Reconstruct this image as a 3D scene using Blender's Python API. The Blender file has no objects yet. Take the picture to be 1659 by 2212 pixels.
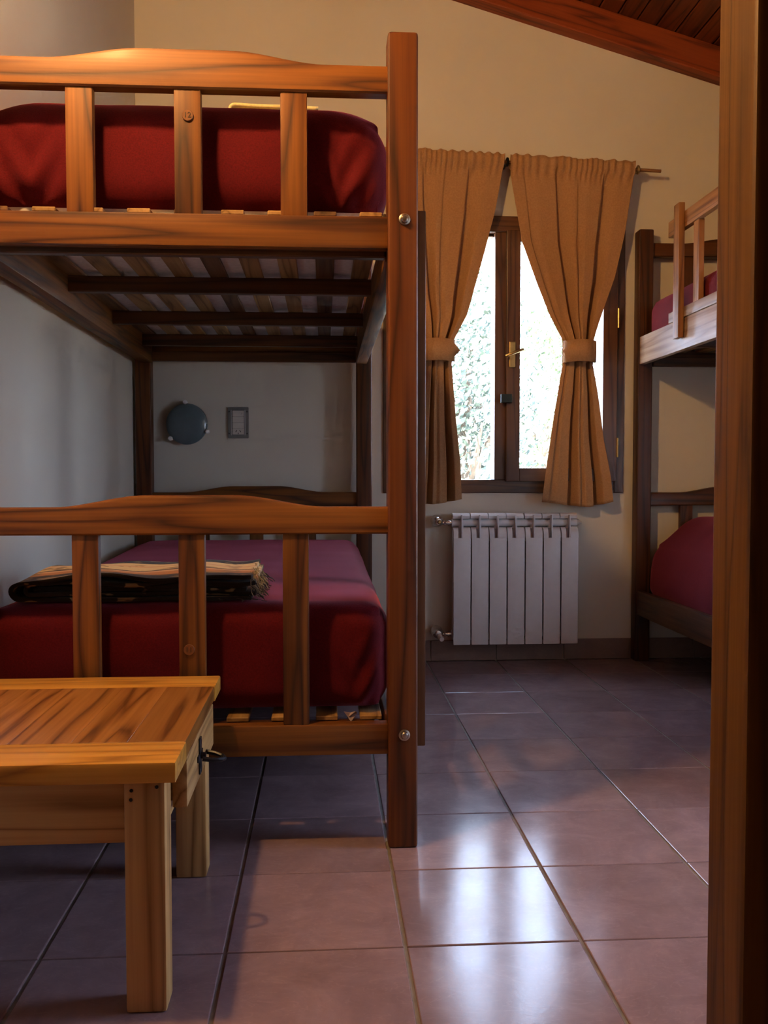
import bpy, bmesh, math, random
from mathutils import Vector, Matrix, noise as mnoise

random.seed(7)
scene = bpy.context.scene
COL = scene.collection

# ------------------------------------------------------------------ camera
cam_d = bpy.data.cameras.new('camera')
cam_d.sensor_fit = 'HORIZONTAL'
cam_d.sensor_width = 36.0
cam_d.lens = 1995.94 / 1659 * 36.0
cam_d.shift_y = 6.56 / 1659
cam_d.clip_start = 0.05
cam_o = bpy.data.objects.new('camera', cam_d)
COL.objects.link(cam_o)
_yaw, _pitch, _roll = 0.0651, 0.0417, -0.0008
_f = Vector((math.sin(_yaw) * math.cos(_pitch), math.cos(_yaw) * math.cos(_pitch), -math.sin(_pitch)))
_r = Vector((math.cos(_yaw), -math.sin(_yaw), 0))
_u = _r.cross(_f)
_r2 = math.cos(_roll) * _r + math.sin(_roll) * _u
_u2 = -math.sin(_roll) * _r + math.cos(_roll) * _u
cam_o.matrix_world = Matrix((
    (_r2.x, _u2.x, -_f.x, 0.0),
    (_r2.y, _u2.y, -_f.y, 0.0),
    (_r2.z, _u2.z, -_f.z, 0.8655),
    (0, 0, 0, 1)))
scene.camera = cam_o

# ------------------------------------------------------------------ light and exposure
EXPOSURE = 0.0
SKY_STRENGTH = 17.0
LAMP_WATTS = 108.0
world = bpy.data.worlds.new('daylight')
scene.world = world
world.use_nodes = True
bg = world.node_tree.nodes['Background']
bg.inputs[0].default_value = (0.56, 0.69, 1.0, 1)
bg.inputs[1].default_value = SKY_STRENGTH
vs = scene.view_settings
vs.view_transform = 'Standard'
vs.look = 'None'
vs.exposure = EXPOSURE
vs.gamma = 1.0
vs.use_curve_mapping = False

cy = scene.cycles
cy.adaptive_threshold = 0.15
cy.max_bounces = 6
cy.diffuse_bounces = 3
cy.glossy_bounces = 3
cy.transmission_bounces = 2
cy.transparent_max_bounces = 6
cy.caustics_reflective = False
cy.caustics_refractive = False

sun_d = bpy.data.lights.new('sun', 'SUN')
sun_d.energy = 120.0
sun_d.angle = 0.01
sun_d.color = (1.0, 0.94, 0.84)
sun_o = bpy.data.objects.new('sun', sun_d)
COL.objects.link(sun_o)
sun_o.rotation_euler = Vector((0.30, 0.72, -0.75)).to_track_quat('-Z', 'Y').to_euler()


def portal(name, loc, direction, sx, sy):
    d = bpy.data.lights.new(name, 'AREA')
    d.shape = 'RECTANGLE'
    d.size = sx
    d.size_y = sy
    d.cycles.is_portal = True
    o = bpy.data.objects.new(name, d)
    COL.objects.link(o)
    o.location = loc
    o.rotation_euler = Vector(direction).to_track_quat('-Z', 'Z').to_euler()
    return o


portal('window_portal', (0.84, 4.50, 1.42), (0, -1, 0), 1.10, 1.26)
portal('window_portal_side', (2.74, 1.72, 1.14), (-1, 0, 0), 0.84, 1.80)


def point_lamp(name, loc, watts, col, radius):
    d = bpy.data.lights.new(name, 'POINT')
    d.energy = watts
    d.color = col
    d.shadow_soft_size = radius
    o = bpy.data.objects.new(name, d)
    COL.objects.link(o)
    o.location = loc
    return o


WARM = (1.0, 0.56, 0.20)

# ------------------------------------------------------------------ helpers


def mk(name, bm, mat=None, parent=None, loc=None, smooth=False, center=False):
    """link a bmesh as one object; verts are given in the parent's frame"""
    me = bpy.data.meshes.new(name)
    if center and loc is None:
        lo = Vector((1e9,) * 3)
        hi = Vector((-1e9,) * 3)
        for v in bm.verts:
            for i in range(3):
                lo[i] = min(lo[i], v.co[i])
                hi[i] = max(hi[i], v.co[i])
        c = (lo + hi) / 2
        for v in bm.verts:
            v.co -= c
        loc = c
    bm.normal_update()
    bm.to_mesh(me)
    bm.free()
    if smooth:
        me.polygons.foreach_set('use_smooth', [True] * len(me.polygons))
    o = bpy.data.objects.new(name, me)
    COL.objects.link(o)
    if mat is not None:
        me.materials.append(mat)
    if parent is not None:
        o.parent = parent
    if loc is not None:
        o.location = loc
    return o


def thing(name, loc, label=None, cat=None, group=None, kind=None, rotz=0.0):
    o = bpy.data.objects.new(name, None)
    o.empty_display_size = 0.1
    COL.objects.link(o)
    o.location = loc
    o.rotation_euler = (0, 0, rotz)
    tag(o, label, cat, group, kind)
    return o


def tag(o, label=None, cat=None, group=None, kind=None):
    if label:
        o['label'] = label
    if cat:
        o['category'] = cat
    if group:
        o['group'] = group
    if kind:
        o['kind'] = kind
    return o


def add_box(bm, x0, x1, y0, y1, z0, z1, bev=0.0, seg=1, which=None):
    vs_ = [bm.verts.new((x, y, z)) for x in (x0, x1) for y in (y0, y1) for z in (z0, z1)]
    q = [(0, 1, 3, 2), (4, 6, 7, 5), (0, 4, 5, 1), (2, 3, 7, 6), (0, 2, 6, 4), (1, 5, 7, 3)]
    fs = [bm.faces.new([vs_[i] for i in f]) for f in q]
    if bev > 0:
        es = list({e for f in fs for e in f.edges})
        if which:
            es = [e for e in es if which(e)]
        bmesh.ops.bevel(bm, geom=es, offset=bev, segments=seg, affect='EDGES', profile=0.6)


def box(name, b, mat, parent=None, bev=0.002, seg=1, off=(0, 0, 0)):
    bm = bmesh.new()
    add_box(bm, b[0] - off[0], b[1] - off[0], b[2] - off[1], b[3] - off[1], b[4] - off[2], b[5] - off[2], bev, seg)
    return mk(name, bm, mat, parent, center=True)


def add_cyl(bm, p0, p1, r0, r1=None, n=12, caps=True):
    p0 = Vector(p0)
    p1 = Vector(p1)
    r1 = r0 if r1 is None else r1
    d = (p1 - p0).normalized()
    a = d.orthogonal().normalized()
    b = d.cross(a)
    A, B = [], []
    for i in range(n):
        t = 2 * math.pi * i / n
        v = a * math.cos(t) + b * math.sin(t)
        A.append(bm.verts.new(p0 + v * r0))
        B.append(bm.verts.new(p1 + v * r1))
    for i in range(n):
        j = (i + 1) % n
        bm.faces.new((A[i], A[j], B[j], B[i]))
    if caps:
        bm.faces.new(A[::-1])
        bm.faces.new(B)


def add_lathe(bm, prof, origin, axis, n=24):
    """prof: (radius, distance along axis)"""
    o = Vector(origin)
    d = Vector(axis).normalized()
    a = d.orthogonal().normalized()
    b = d.cross(a)
    rings = []
    for r, h in prof:
        if r < 1e-6:
            rings.append([bm.verts.new(o + d * h)])
        else:
            rings.append([bm.verts.new(o + d * h + (a * math.cos(2 * math.pi * i / n) + b * math.sin(2 * math.pi * i / n)) * r) for i in range(n)])
    for A, B in zip(rings, rings[1:]):
        for i in range(n):
            j = (i + 1) % n
            if len(A) == 1 and len(B) == 1:
                continue
            if len(A) == 1:
                bm.faces.new((A[0], B[j], B[i]))
            elif len(B) == 1:
                bm.faces.new((A[i], A[j], B[0]))
            else:
                bm.faces.new((A[i], A[j], B[j], B[i]))


def add_tube(bm, pts, r, n=8):
    pts = [Vector(p) for p in pts]
    rings = []
    up = Vector((0.123, 0.456, 0.88)).normalized()
    for i, p in enumerate(pts):
        t = (pts[min(i + 1, len(pts) - 1)] - pts[max(i - 1, 0)]).normalized()
        a = t.cross(up).normalized()
        b = t.cross(a)
        rr = r[i] if isinstance(r, (list, tuple)) else r
        rings.append([bm.verts.new(p + (a * math.cos(2 * math.pi * k / n) + b * math.sin(2 * math.pi * k / n)) * rr) for k in range(n)])
    for A, B in zip(rings, rings[1:]):
        for i in range(n):
            j = (i + 1) % n
            bm.faces.new((A[i], A[j], B[j], B[i]))
    bm.faces.new(rings[0][::-1])
    bm.faces.new(rings[-1])


def smooth_auto(o, ang=0.6):
    me = o.data
    me.polygons.foreach_set('use_smooth', [True] * len(me.polygons))
    try:
        me.set_sharp_from_angle(angle=ang)
    except Exception:
        pass
    return o


def thick(o, t):
    m_ = o.modifiers.new('thickness', 'SOLIDIFY')
    m_.thickness = t
    m_.offset = 0.0
    return o


def interp(tab, t):
    """piecewise smooth interpolation of a (t, v) table"""
    if t <= tab[0][0]:
        return tab[0][1]
    for (a, va), (b, vb) in zip(tab, tab[1:]):
        if t <= b:
            k = (t - a) / (b - a)
            return va + (vb - va) * k
    return tab[-1][1]


def sstep(a, b, x):
    k = min(1, max(0, (x - a) / (b - a)))
    return k * k * (3 - 2 * k)


# ------------------------------------------------------------------ materials


def new_mat(name):
    m = bpy.data.materials.new(name)
    m.use_nodes = True
    nt = m.node_tree
    b = nt.nodes['Principled BSDF']
    return m, nt, b


def node(nt, typ, **kw):
    n = nt.nodes.new(typ)
    for k, v in kw.items():
        setattr(n, k, v)
    return n


def ramp(nt, stops):
    r = nt.nodes.new('ShaderNodeValToRGB')
    els = r.color_ramp.elements
    while len(els) > 1:
        els.remove(els[-1])
    els[0].position = stops[0][0]
    els[0].color = tuple(stops[0][1]) + (1,)
    for p, c in stops[1:]:
        e = els.new(p)
        e.color = tuple(c) + (1,)
    return r


def obj_coord(nt, rand=True, scale=(1, 1, 1)):
    tc = node(nt, 'ShaderNodeTexCoord')
    out = tc.outputs['Object']
    if rand:
        oi = node(nt, 'ShaderNodeObjectInfo')
        mul = node(nt, 'ShaderNodeMath', operation='MULTIPLY')
        mul.inputs[1].default_value = 37.0
        nt.links.new(oi.outputs['Random'], mul.inputs[0])
        add = node(nt, 'ShaderNodeVectorMath', operation='ADD')
        nt.links.new(out, add.inputs[0])
        nt.links.new(mul.outputs[0], add.inputs[1])
        out = add.outputs[0]
    mp = node(nt, 'ShaderNodeMapping')
    mp.inputs['Scale'].default_value = scale
    nt.links.new(out, mp.inputs['Vector'])
    return mp.outputs[0]


def mix_rgb(nt, blend, fac, a, b):
    m = node(nt, 'ShaderNodeMix', data_type='RGBA', blend_type=blend)
    for sock, v in ((m.inputs[0], fac), (m.inputs[6], a), (m.inputs[7], b)):
        if hasattr(v, 'is_output'):
            nt.links.new(v, sock)
        elif isinstance(v, (int, float)):
            sock.default_value = v
        else:
            sock.default_value = tuple(v) + (1,)
    return m.outputs[2]


_wood = {}


def wood(kind, axis):
    """kind -> (dark, mid, light, roughness, coat, knots)"""
    key = (kind, axis)
    if key in _wood:
        return _wood[key]
    D = {
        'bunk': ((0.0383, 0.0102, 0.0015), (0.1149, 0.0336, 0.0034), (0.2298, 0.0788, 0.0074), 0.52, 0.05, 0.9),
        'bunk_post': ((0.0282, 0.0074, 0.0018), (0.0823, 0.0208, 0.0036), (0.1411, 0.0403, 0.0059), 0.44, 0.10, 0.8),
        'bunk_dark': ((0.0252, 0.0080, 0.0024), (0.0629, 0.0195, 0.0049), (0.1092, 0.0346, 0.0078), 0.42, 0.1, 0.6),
        'pale_rail': ((0.20, 0.10, 0.055), (0.34, 0.21, 0.13), (0.50, 0.36, 0.25), 0.42, 0.15, 0.5),  # pale tone: window sheen on the upper side rail put into the colour
        'guard': ((0.13, 0.048, 0.012), (0.26, 0.110, 0.032), (0.38, 0.18, 0.06), 0.45, 0.1, 0.5),
        'pale': ((0.22, 0.12, 0.045), (0.40, 0.24, 0.10), (0.55, 0.36, 0.17), 0.6, 0.0, 0.5),
        'slat': ((0.15, 0.075, 0.025), (0.30, 0.165, 0.060), (0.42, 0.25, 0.10), 0.6, 0.0, 0.7),
        'slat_dark': ((0.06, 0.028, 0.012), (0.13, 0.062, 0.026), (0.20, 0.10, 0.045), 0.6, 0.0, 0.7),
        'table_edge': ((0.2898, 0.1127, 0.0152), (0.5023, 0.2254, 0.0311), (0.6182, 0.3065, 0.0552), 0.34, 0.4, 0.5),
        'table_top': ((0.1155, 0.0407, 0.0075), (0.2835, 0.1067, 0.0210), (0.4410, 0.1892, 0.0413), 0.30, 0.45, 0.6),
        'table_leg': ((0.24, 0.115, 0.035), (0.46, 0.25, 0.085), (0.62, 0.38, 0.15), 0.45, 0.15, 0.6),
        'ceiling': ((0.045, 0.009, 0.003), (0.115, 0.022, 0.005), (0.17, 0.038, 0.008), 0.5, 0.05, 0.7),
        'beam': ((0.085, 0.015, 0.004), (0.20, 0.035, 0.007), (0.28, 0.056, 0.010), 0.5, 0.05, 0.8),
        'post': ((0.0357, 0.0127, 0.0012), (0.0759, 0.0289, 0.0018), (0.1115, 0.0459, 0.0030), 0.55, 0.05, 0.9),
        'window': ((0.0405, 0.0162, 0.0072), (0.0900, 0.0360, 0.0144), (0.1440, 0.0612, 0.0252), 0.36, 0.2, 0.5),
        'door': ((0.10, 0.035, 0.010), (0.18, 0.065, 0.018), (0.25, 0.10, 0.03), 0.4, 0.2, 0.7),
        'rod': ((0.14, 0.055, 0.02), (0.26, 0.115, 0.04), (0.34, 0.17, 0.07), 0.5, 0.0, 0.0),
    }[kind]
    dark, mid, light, rough, coat, knots = D
    m, nt, b = new_mat('wood_%s_%s' % (kind, axis))
    L = nt.links
    sc = [19.0, 19.0, 19.0]
    sc['xyz'.index(axis)] = 1.15
    v = obj_coord(nt, True, tuple(sc))
    # broad figure: warped bands
    n1 = node(nt, 'ShaderNodeTexNoise')
    n1.inputs['Scale'].default_value = 0.75
    n1.inputs['Detail'].default_value = 1.5
    n1.inputs['Distortion'].default_value = 0.35
    L.new(v, n1.inputs['Vector'])
    mul = node(nt, 'ShaderNodeMath', operation='MULTIPLY')
    mul.inputs[1].default_value = 11.0
    L.new(n1.outputs['Fac'], mul.inputs[0])
    fr = node(nt, 'ShaderNodeMath', operation='PINGPONG')
    fr.inputs[1].default_value = 1.0
    L.new(mul.outputs[0], fr.inputs[0])
    # fine grain
    sc2 = [150.0, 150.0, 150.0]
    sc2['xyz'.index(axis)] = 3.0
    v2 = obj_coord(nt, True, tuple(sc2))
    n2 = node(nt, 'ShaderNodeTexNoise')
    n2.inputs['Scale'].default_value = 1.0
    n2.inputs['Detail'].default_value = 5.0
    L.new(v2, n2.inputs['Vector'])
    pw_n = node(nt, 'ShaderNodeMath', operation='POWER')
    pw_n.inputs[1].default_value = 2.6
    L.new(fr.outputs[0], pw_n.inputs[0])
    mixf = node(nt, 'ShaderNodeMath', operation='MULTIPLY_ADD')
    mixf.inputs[1].default_value = -0.52
    mixf.inputs[2].default_value = 0.42
    L.new(pw_n.outputs[0], mixf.inputs[0])
    addf = node(nt, 'ShaderNodeMath', operation='MULTIPLY_ADD')
    addf.inputs[1].default_value = 0.52
    L.new(n2.outputs['Fac'], addf.inputs[0])
    L.new(mixf.outputs[0], addf.inputs[2])
    r = ramp(nt, [(0.12, dark), (0.48, mid), (0.85, light)])
    L.new(addf.outputs[0], r.inputs['Fac'])
    col = r.outputs['Color']
    if knots > 0:
        sc3 = [5.0, 5.0, 5.0]
        sc3['xyz'.index(axis)] = 2.1
        v3 = obj_coord(nt, True, tuple(sc3))
        vo = node(nt, 'ShaderNodeTexVoronoi')
        vo.inputs['Scale'].default_value = 1.0
        L.new(v3, vo.inputs['Vector'])
        kr = ramp(nt, [(0.0, (1, 1, 1)), (0.05, (0.9, 0.9, 0.9)), (0.085, (0.25, 0.25, 0.25)), (0.15, (0, 0, 0))])
        L.new(vo.outputs['Distance'], kr.inputs['Fac'])
        km = node(nt, 'ShaderNodeMath', operation='MULTIPLY')
        km.inputs[1].default_value = 0.62 * knots
        L.new(kr.outputs['Color'], km.inputs[0])
        col = mix_rgb(nt, 'MIX', km.outputs[0], col, tuple(c * 0.4 for c in dark))
    # every board a little different
    oi = node(nt, 'ShaderNodeObjectInfo')
    mr = node(nt, 'ShaderNodeMapRange')
    mr.inputs['To Min'].default_value = 0.82
    mr.inputs['To Max'].default_value = 1.15
    L.new(oi.outputs['Random'], mr.inputs['Value'])
    vm = node(nt, 'ShaderNodeVectorMath', operation='SCALE')
    L.new(col, vm.inputs[0])
    L.new(mr.outputs[0], vm.inputs['Scale'])
    L.new(vm.outputs[0], b.inputs['Base Color'])
    rr = node(nt, 'ShaderNodeMapRange')
    rr.inputs['To Min'].default_value = rough + 0.10
    rr.inputs['To Max'].default_value = rough - 0.06
    L.new(n2.outputs['Fac'], rr.inputs['Value'])
    L.new(rr.outputs[0], b.inputs['Roughness'])
    b.inputs['Coat Weight'].default_value = coat
    b.inputs['Coat Roughness'].default_value = 0.22
    b.inputs['Specular IOR Level'].default_value = 0.36
    bu = node(nt, 'ShaderNodeBump')
    bu.inputs['Strength'].default_value = 0.22
    bu.inputs['Distance'].default_value = 0.002
    L.new(addf.outputs[0], bu.inputs['Height'])
    L.new(bu.outputs[0], b.inputs['Normal'])
    _wood[key] = m
    return m


def plain(name, col, rough=0.5, metal=0.0, spec=0.5, noise_amt=0.0, nscale=40, bump=0.0, coat=0.0):
    m, nt, b = new_mat(name)
    b.inputs['Roughness'].default_value = rough
    b.inputs['Metallic'].default_value = metal
    b.inputs['Specular IOR Level'].default_value = spec
    b.inputs['Coat Weight'].default_value = coat
    v = obj_coord(nt, True)
    n = node(nt, 'ShaderNodeTexNoise')
    n.inputs['Scale'].default_value = nscale
    n.inputs['Detail'].default_value = 4
    nt.links.new(v, n.inputs['Vector'])
    r = ramp(nt, [(0.3, tuple(c * (1 - noise_amt) for c in col)), (0.7, tuple(min(1, c * (1 + noise_amt)) for c in col))])
    nt.links.new(n.outputs['Fac'], r.inputs['Fac'])
    nt.links.new(r.outputs['Color'], b.inputs['Base Color'])
    if bump > 0:
        bu = node(nt, 'ShaderNodeBump')
        bu.inputs['Strength'].default_value = bump
        bu.inputs['Distance'].default_value = 0.002
        nt.links.new(n.outputs['Fac'], bu.inputs['Height'])
        nt.links.new(bu.outputs[0], b.inputs['Normal'])
    return m


def plaster(name, col):
    m, nt, b = new_mat(name)
    b.inputs['Roughness'].default_value = 0.78
    b.inputs['Specular IOR Level'].default_value = 0.3
    v = obj_coord(nt, False)
    n = node(nt, 'ShaderNodeTexNoise')
    n.inputs['Scale'].default_value = 2.2
    n.inputs['Detail'].default_value = 5
    nt.links.new(v, n.inputs['Vector'])
    r = ramp(nt, [(0.3, tuple(c * 0.94 for c in col)), (0.7, col)])
    nt.links.new(n.outputs['Fac'], r.inputs['Fac'])
    nt.links.new(r.outputs['Color'], b.inputs['Base Color'])
    n2 = node(nt, 'ShaderNodeTexNoise')
    n2.inputs['Scale'].default_value = 55
    n2.inputs['Detail'].default_value = 6
    nt.links.new(v, n2.inputs['Vector'])
    bu = node(nt, 'ShaderNodeBump')
    bu.inputs['Strength'].default_value = 0.10
    bu.inputs['Distance'].default_value = 0.002
    nt.links.new(n2.outputs['Fac'], bu.inputs['Height'])
    nt.links.new(bu.outputs[0], b.inputs['Normal'])
    return m


def tile_mat(name, cols, rough):
    m, nt, b = new_mat(name)
    v = obj_coord(nt, True)
    n = node(nt, 'ShaderNodeTexNoise')
    n.inputs['Scale'].default_value = 7.0
    n.inputs['Detail'].default_value = 8
    n.inputs['Roughness'].default_value = 0.68
    n.inputs['Distortion'].default_value = 0.5
    nt.links.new(v, n.inputs['Vector'])
    r = ramp(nt, [(0.28, cols[0]), (0.55, cols[1]), (0.78, cols[2])])
    nt.links.new(n.outputs['Fac'], r.inputs['Fac'])
    # pale hair scratches
    v2 = obj_coord(nt, True, (3.0, 9.0, 3.0))
    n2 = node(nt, 'ShaderNodeTexNoise')
    n2.inputs['Scale'].default_value = 3.0
    n2.inputs['Detail'].default_value = 7
    n2.inputs['Distortion'].default_value = 1.8
    nt.links.new(v2, n2.inputs['Vector'])
    sr = ramp(nt, [(0.485, (0, 0, 0)), (0.5, (1, 1, 1)), (0.515, (0, 0, 0))])
    nt.links.new(n2.outputs['Fac'], sr.inputs['Fac'])
    sm = node(nt, 'ShaderNodeMath', operation='MULTIPLY')
    sm.inputs[1].default_value = 0.10
    nt.links.new(sr.outputs['Color'], sm.inputs[0])
    c = mix_rgb(nt, 'MIX', sm.outputs[0], r.outputs['Color'], tuple(min(1, x * 1.8) for x in cols[2]))
    oi = node(nt, 'ShaderNodeObjectInfo')
    mr = node(nt, 'ShaderNodeMapRange')
    mr.inputs['To Min'].default_value = 0.9
    mr.inputs['To Max'].default_value = 1.1
    nt.links.new(oi.outputs['Random'], mr.inputs['Value'])
    vm = node(nt, 'ShaderNodeVectorMath', operation='SCALE')
    nt.links.new(c, vm.inputs[0])
    nt.links.new(mr.outputs[0], vm.inputs['Scale'])
    nt.links.new(vm.outputs[0], b.inputs['Base Color'])
    rr = node(nt, 'ShaderNodeMapRange')
    rr.inputs['To Min'].default_value = rough - 0.05
    rr.inputs['To Max'].default_value = rough + 0.08
    nt.links.new(n.outputs['Fac'], rr.inputs['Value'])
    nt.links.new(rr.outputs[0], b.inputs['Roughness'])
    b.inputs['Specular IOR Level'].default_value = 0.5
    n3 = node(nt, 'ShaderNodeTexNoise')
    n3.inputs['Scale'].default_value = 130
    n3.inputs['Detail'].default_value = 2
    nt.links.new(v, n3.inputs['Vector'])
    bu = node(nt, 'ShaderNodeBump')
    bu.inputs['Strength'].default_value = 0.035
    bu.inputs['Distance'].default_value = 0.002
    nt.links.new(n3.outputs['Fac'], bu.inputs['Height'])
    nt.links.new(bu.outputs[0], b.inputs['Normal'])
    return m


def fabric(name, c0, c1, weave=700, sheen=0.3, transl=0.0, rough=0.85, bump=0.35, folds=0.0):
    m, nt, b = new_mat(name)
    b.inputs['Roughness'].default_value = rough
    b.inputs['Specular IOR Level'].default_value = 0.15
    b.inputs['Sheen Weight'].default_value = sheen
    b.inputs['Sheen Roughness'].default_value = 0.45
    b.inputs['Sheen Tint'].default_value = (min(1, c1[0] * 3.0 + 0.35), min(1, c1[1] * 3.0 + 0.14), min(1, c1[2] * 3.0 + 0.20), 1)
    v = obj_coord(nt, False)
    n = node(nt, 'ShaderNodeTexNoise')
    n.inputs['Scale'].default_value = weave * 0.35
    n.inputs['Detail'].default_value = 3
    nt.links.new(v, n.inputs['Vector'])
    r = ramp(nt, [(0.3, c0), (0.7, c1)])
    nt.links.new(n.outputs['Fac'], r.inputs['Fac'])
    nt.links.new(r.outputs['Color'], b.inputs['Base Color'])
    bu = node(nt, 'ShaderNodeBump')
    bu.inputs['Strength'].default_value = bump
    bu.inputs['Distance'].default_value = 0.0015
    nt.links.new(n.outputs['Fac'], bu.inputs['Height'])
    nt.links.new(bu.outputs[0], b.inputs['Normal'])
    if transl > 0:
        tr = node(nt, 'ShaderNodeBsdfTranslucent')
        nt.links.new(r.outputs['Color'], tr.inputs['Color'])
        mx = node(nt, 'ShaderNodeMixShader')
        mx.inputs[0].default_value = transl
        out = nt.nodes['Material Output']
        nt.links.new(b.outputs[0], mx.inputs[1])
        nt.links.new(tr.outputs[0], mx.inputs[2])
        nt.links.new(mx.outputs[0], out.inputs['Surface'])
    return m


def pane_mat():
    m, nt, b = new_mat('window_glass')
    nt.nodes.remove(b)
    tr = node(nt, 'ShaderNodeBsdfTransparent')
    tr.inputs['Color'].default_value = (0.96, 0.98, 0.97, 1)
    gl = node(nt, 'ShaderNodeBsdfGlossy')
    gl.inputs['Roughness'].default_value = 0.02
    mx = node(nt, 'ShaderNodeMixShader')
    mx.inputs[0].default_value = 0.06
    nt.links.new(tr.outputs[0], mx.inputs[1])
    nt.links.new(gl.outputs[0], mx.inputs[2])
    nt.links.new(mx.outputs[0], nt.nodes['Material Output'].inputs['Surface'])
    return m


def emit_mat(name, col, strength):
    m, nt, b = new_mat(name)
    b.inputs['Base Color'].default_value = col + (1,)
    b.inputs['Emission Color'].default_value = col + (1,)
    b.inputs['Emission Strength'].default_value = strength
    return m


def striped_blanket():
    m, nt, b = new_mat('striped_wool')
    b.inputs['Roughness'].default_value = 0.9
    b.inputs['Specular IOR Level'].default_value = 0.1
    b.inputs['Sheen Weight'].default_value = 0.12
    tc = node(nt, 'ShaderNodeTexCoord')
    sep = node(nt, 'ShaderNodeSeparateXYZ')
    nt.links.new(tc.outputs['Object'], sep.inputs[0])
    wob = node(nt, 'ShaderNodeTexNoise')
    wob.inputs['Scale'].default_value = 5
    wob.inputs['Detail'].default_value = 1
    nt.links.new(tc.outputs['Object'], wob.inputs['Vector'])
    wm = node(nt, 'ShaderNodeMath', operation='MULTIPLY_ADD')
    wm.inputs[1].default_value = 0.06
    wm.inputs[2].default_value = -0.03
    nt.links.new(wob.outputs['Fac'], wm.inputs[0])
    ad = node(nt, 'ShaderNodeMath', operation='ADD')
    nt.links.new(sep.outputs['Y'], ad.inputs[0])
    nt.links.new(wm.outputs[0], ad.inputs[1])
    mr = node(nt, 'ShaderNodeMapRange')
    mr.inputs['From Min'].default_value = -0.17
    mr.inputs['From Max'].default_value = 0.17
    nt.links.new(ad.outputs[0], mr.inputs['Value'])
    dk = (0.018, 0.012, 0.008)
    cr = (0.55, 0.42, 0.22)
    og = (0.36, 0.15, 0.05)
    bn = (0.07, 0.045, 0.025)
    r = ramp(nt, [(0.0, dk), (0.20, bn), (0.25, og), (0.32, og), (0.36, (0.5, 0.30, 0.16)), (0.42, dk), (0.46, cr), (0.60, cr), (0.64, (0.5, 0.30, 0.16)), (0.70, cr), (0.80, cr), (0.84, dk), (1.0, dk)])
    r.color_ramp.interpolation = 'CONSTANT'
    nt.links.new(mr.outputs[0], r.inputs['Fac'])
    # woven dashes along the stripes
    vo = node(nt, 'ShaderNodeTexNoise')
    vo.inputs['Scale'].default_value = 1.0
    mp = node(nt, 'ShaderNodeMapping')
    mp.inputs['Scale'].default_value = (16, 40, 40)
    nt.links.new(tc.outputs['Object'], mp.inputs['Vector'])
    nt.links.new(mp.outputs[0], vo.inputs['Vector'])
    dr = ramp(nt, [(0.60, (0, 0, 0)), (0.63, (1, 1, 1))])
    nt.links.new(vo.outputs['Fac'], dr.inputs['Fac'])
    c = mix_rgb(nt, 'MIX', dr.outputs['Color'], r.outputs['Color'], (0.20, 0.13, 0.06))
    nt.links.new(c, b.inputs['Base Color'])
    n = node(nt, 'ShaderNodeTexNoise')
    n.inputs['Scale'].default_value = 320
    nt.links.new(tc.outputs['Object'], n.inputs['Vector'])
    bu = node(nt, 'ShaderNodeBump')
    bu.inputs['Strength'].default_value = 0.4
    bu.inputs['Distance'].default_value = 0.002
    nt.links.new(n.outputs['Fac'], bu.inputs['Height'])
    nt.links.new(bu.outputs[0], b.inputs['Normal'])
    return m


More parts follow.
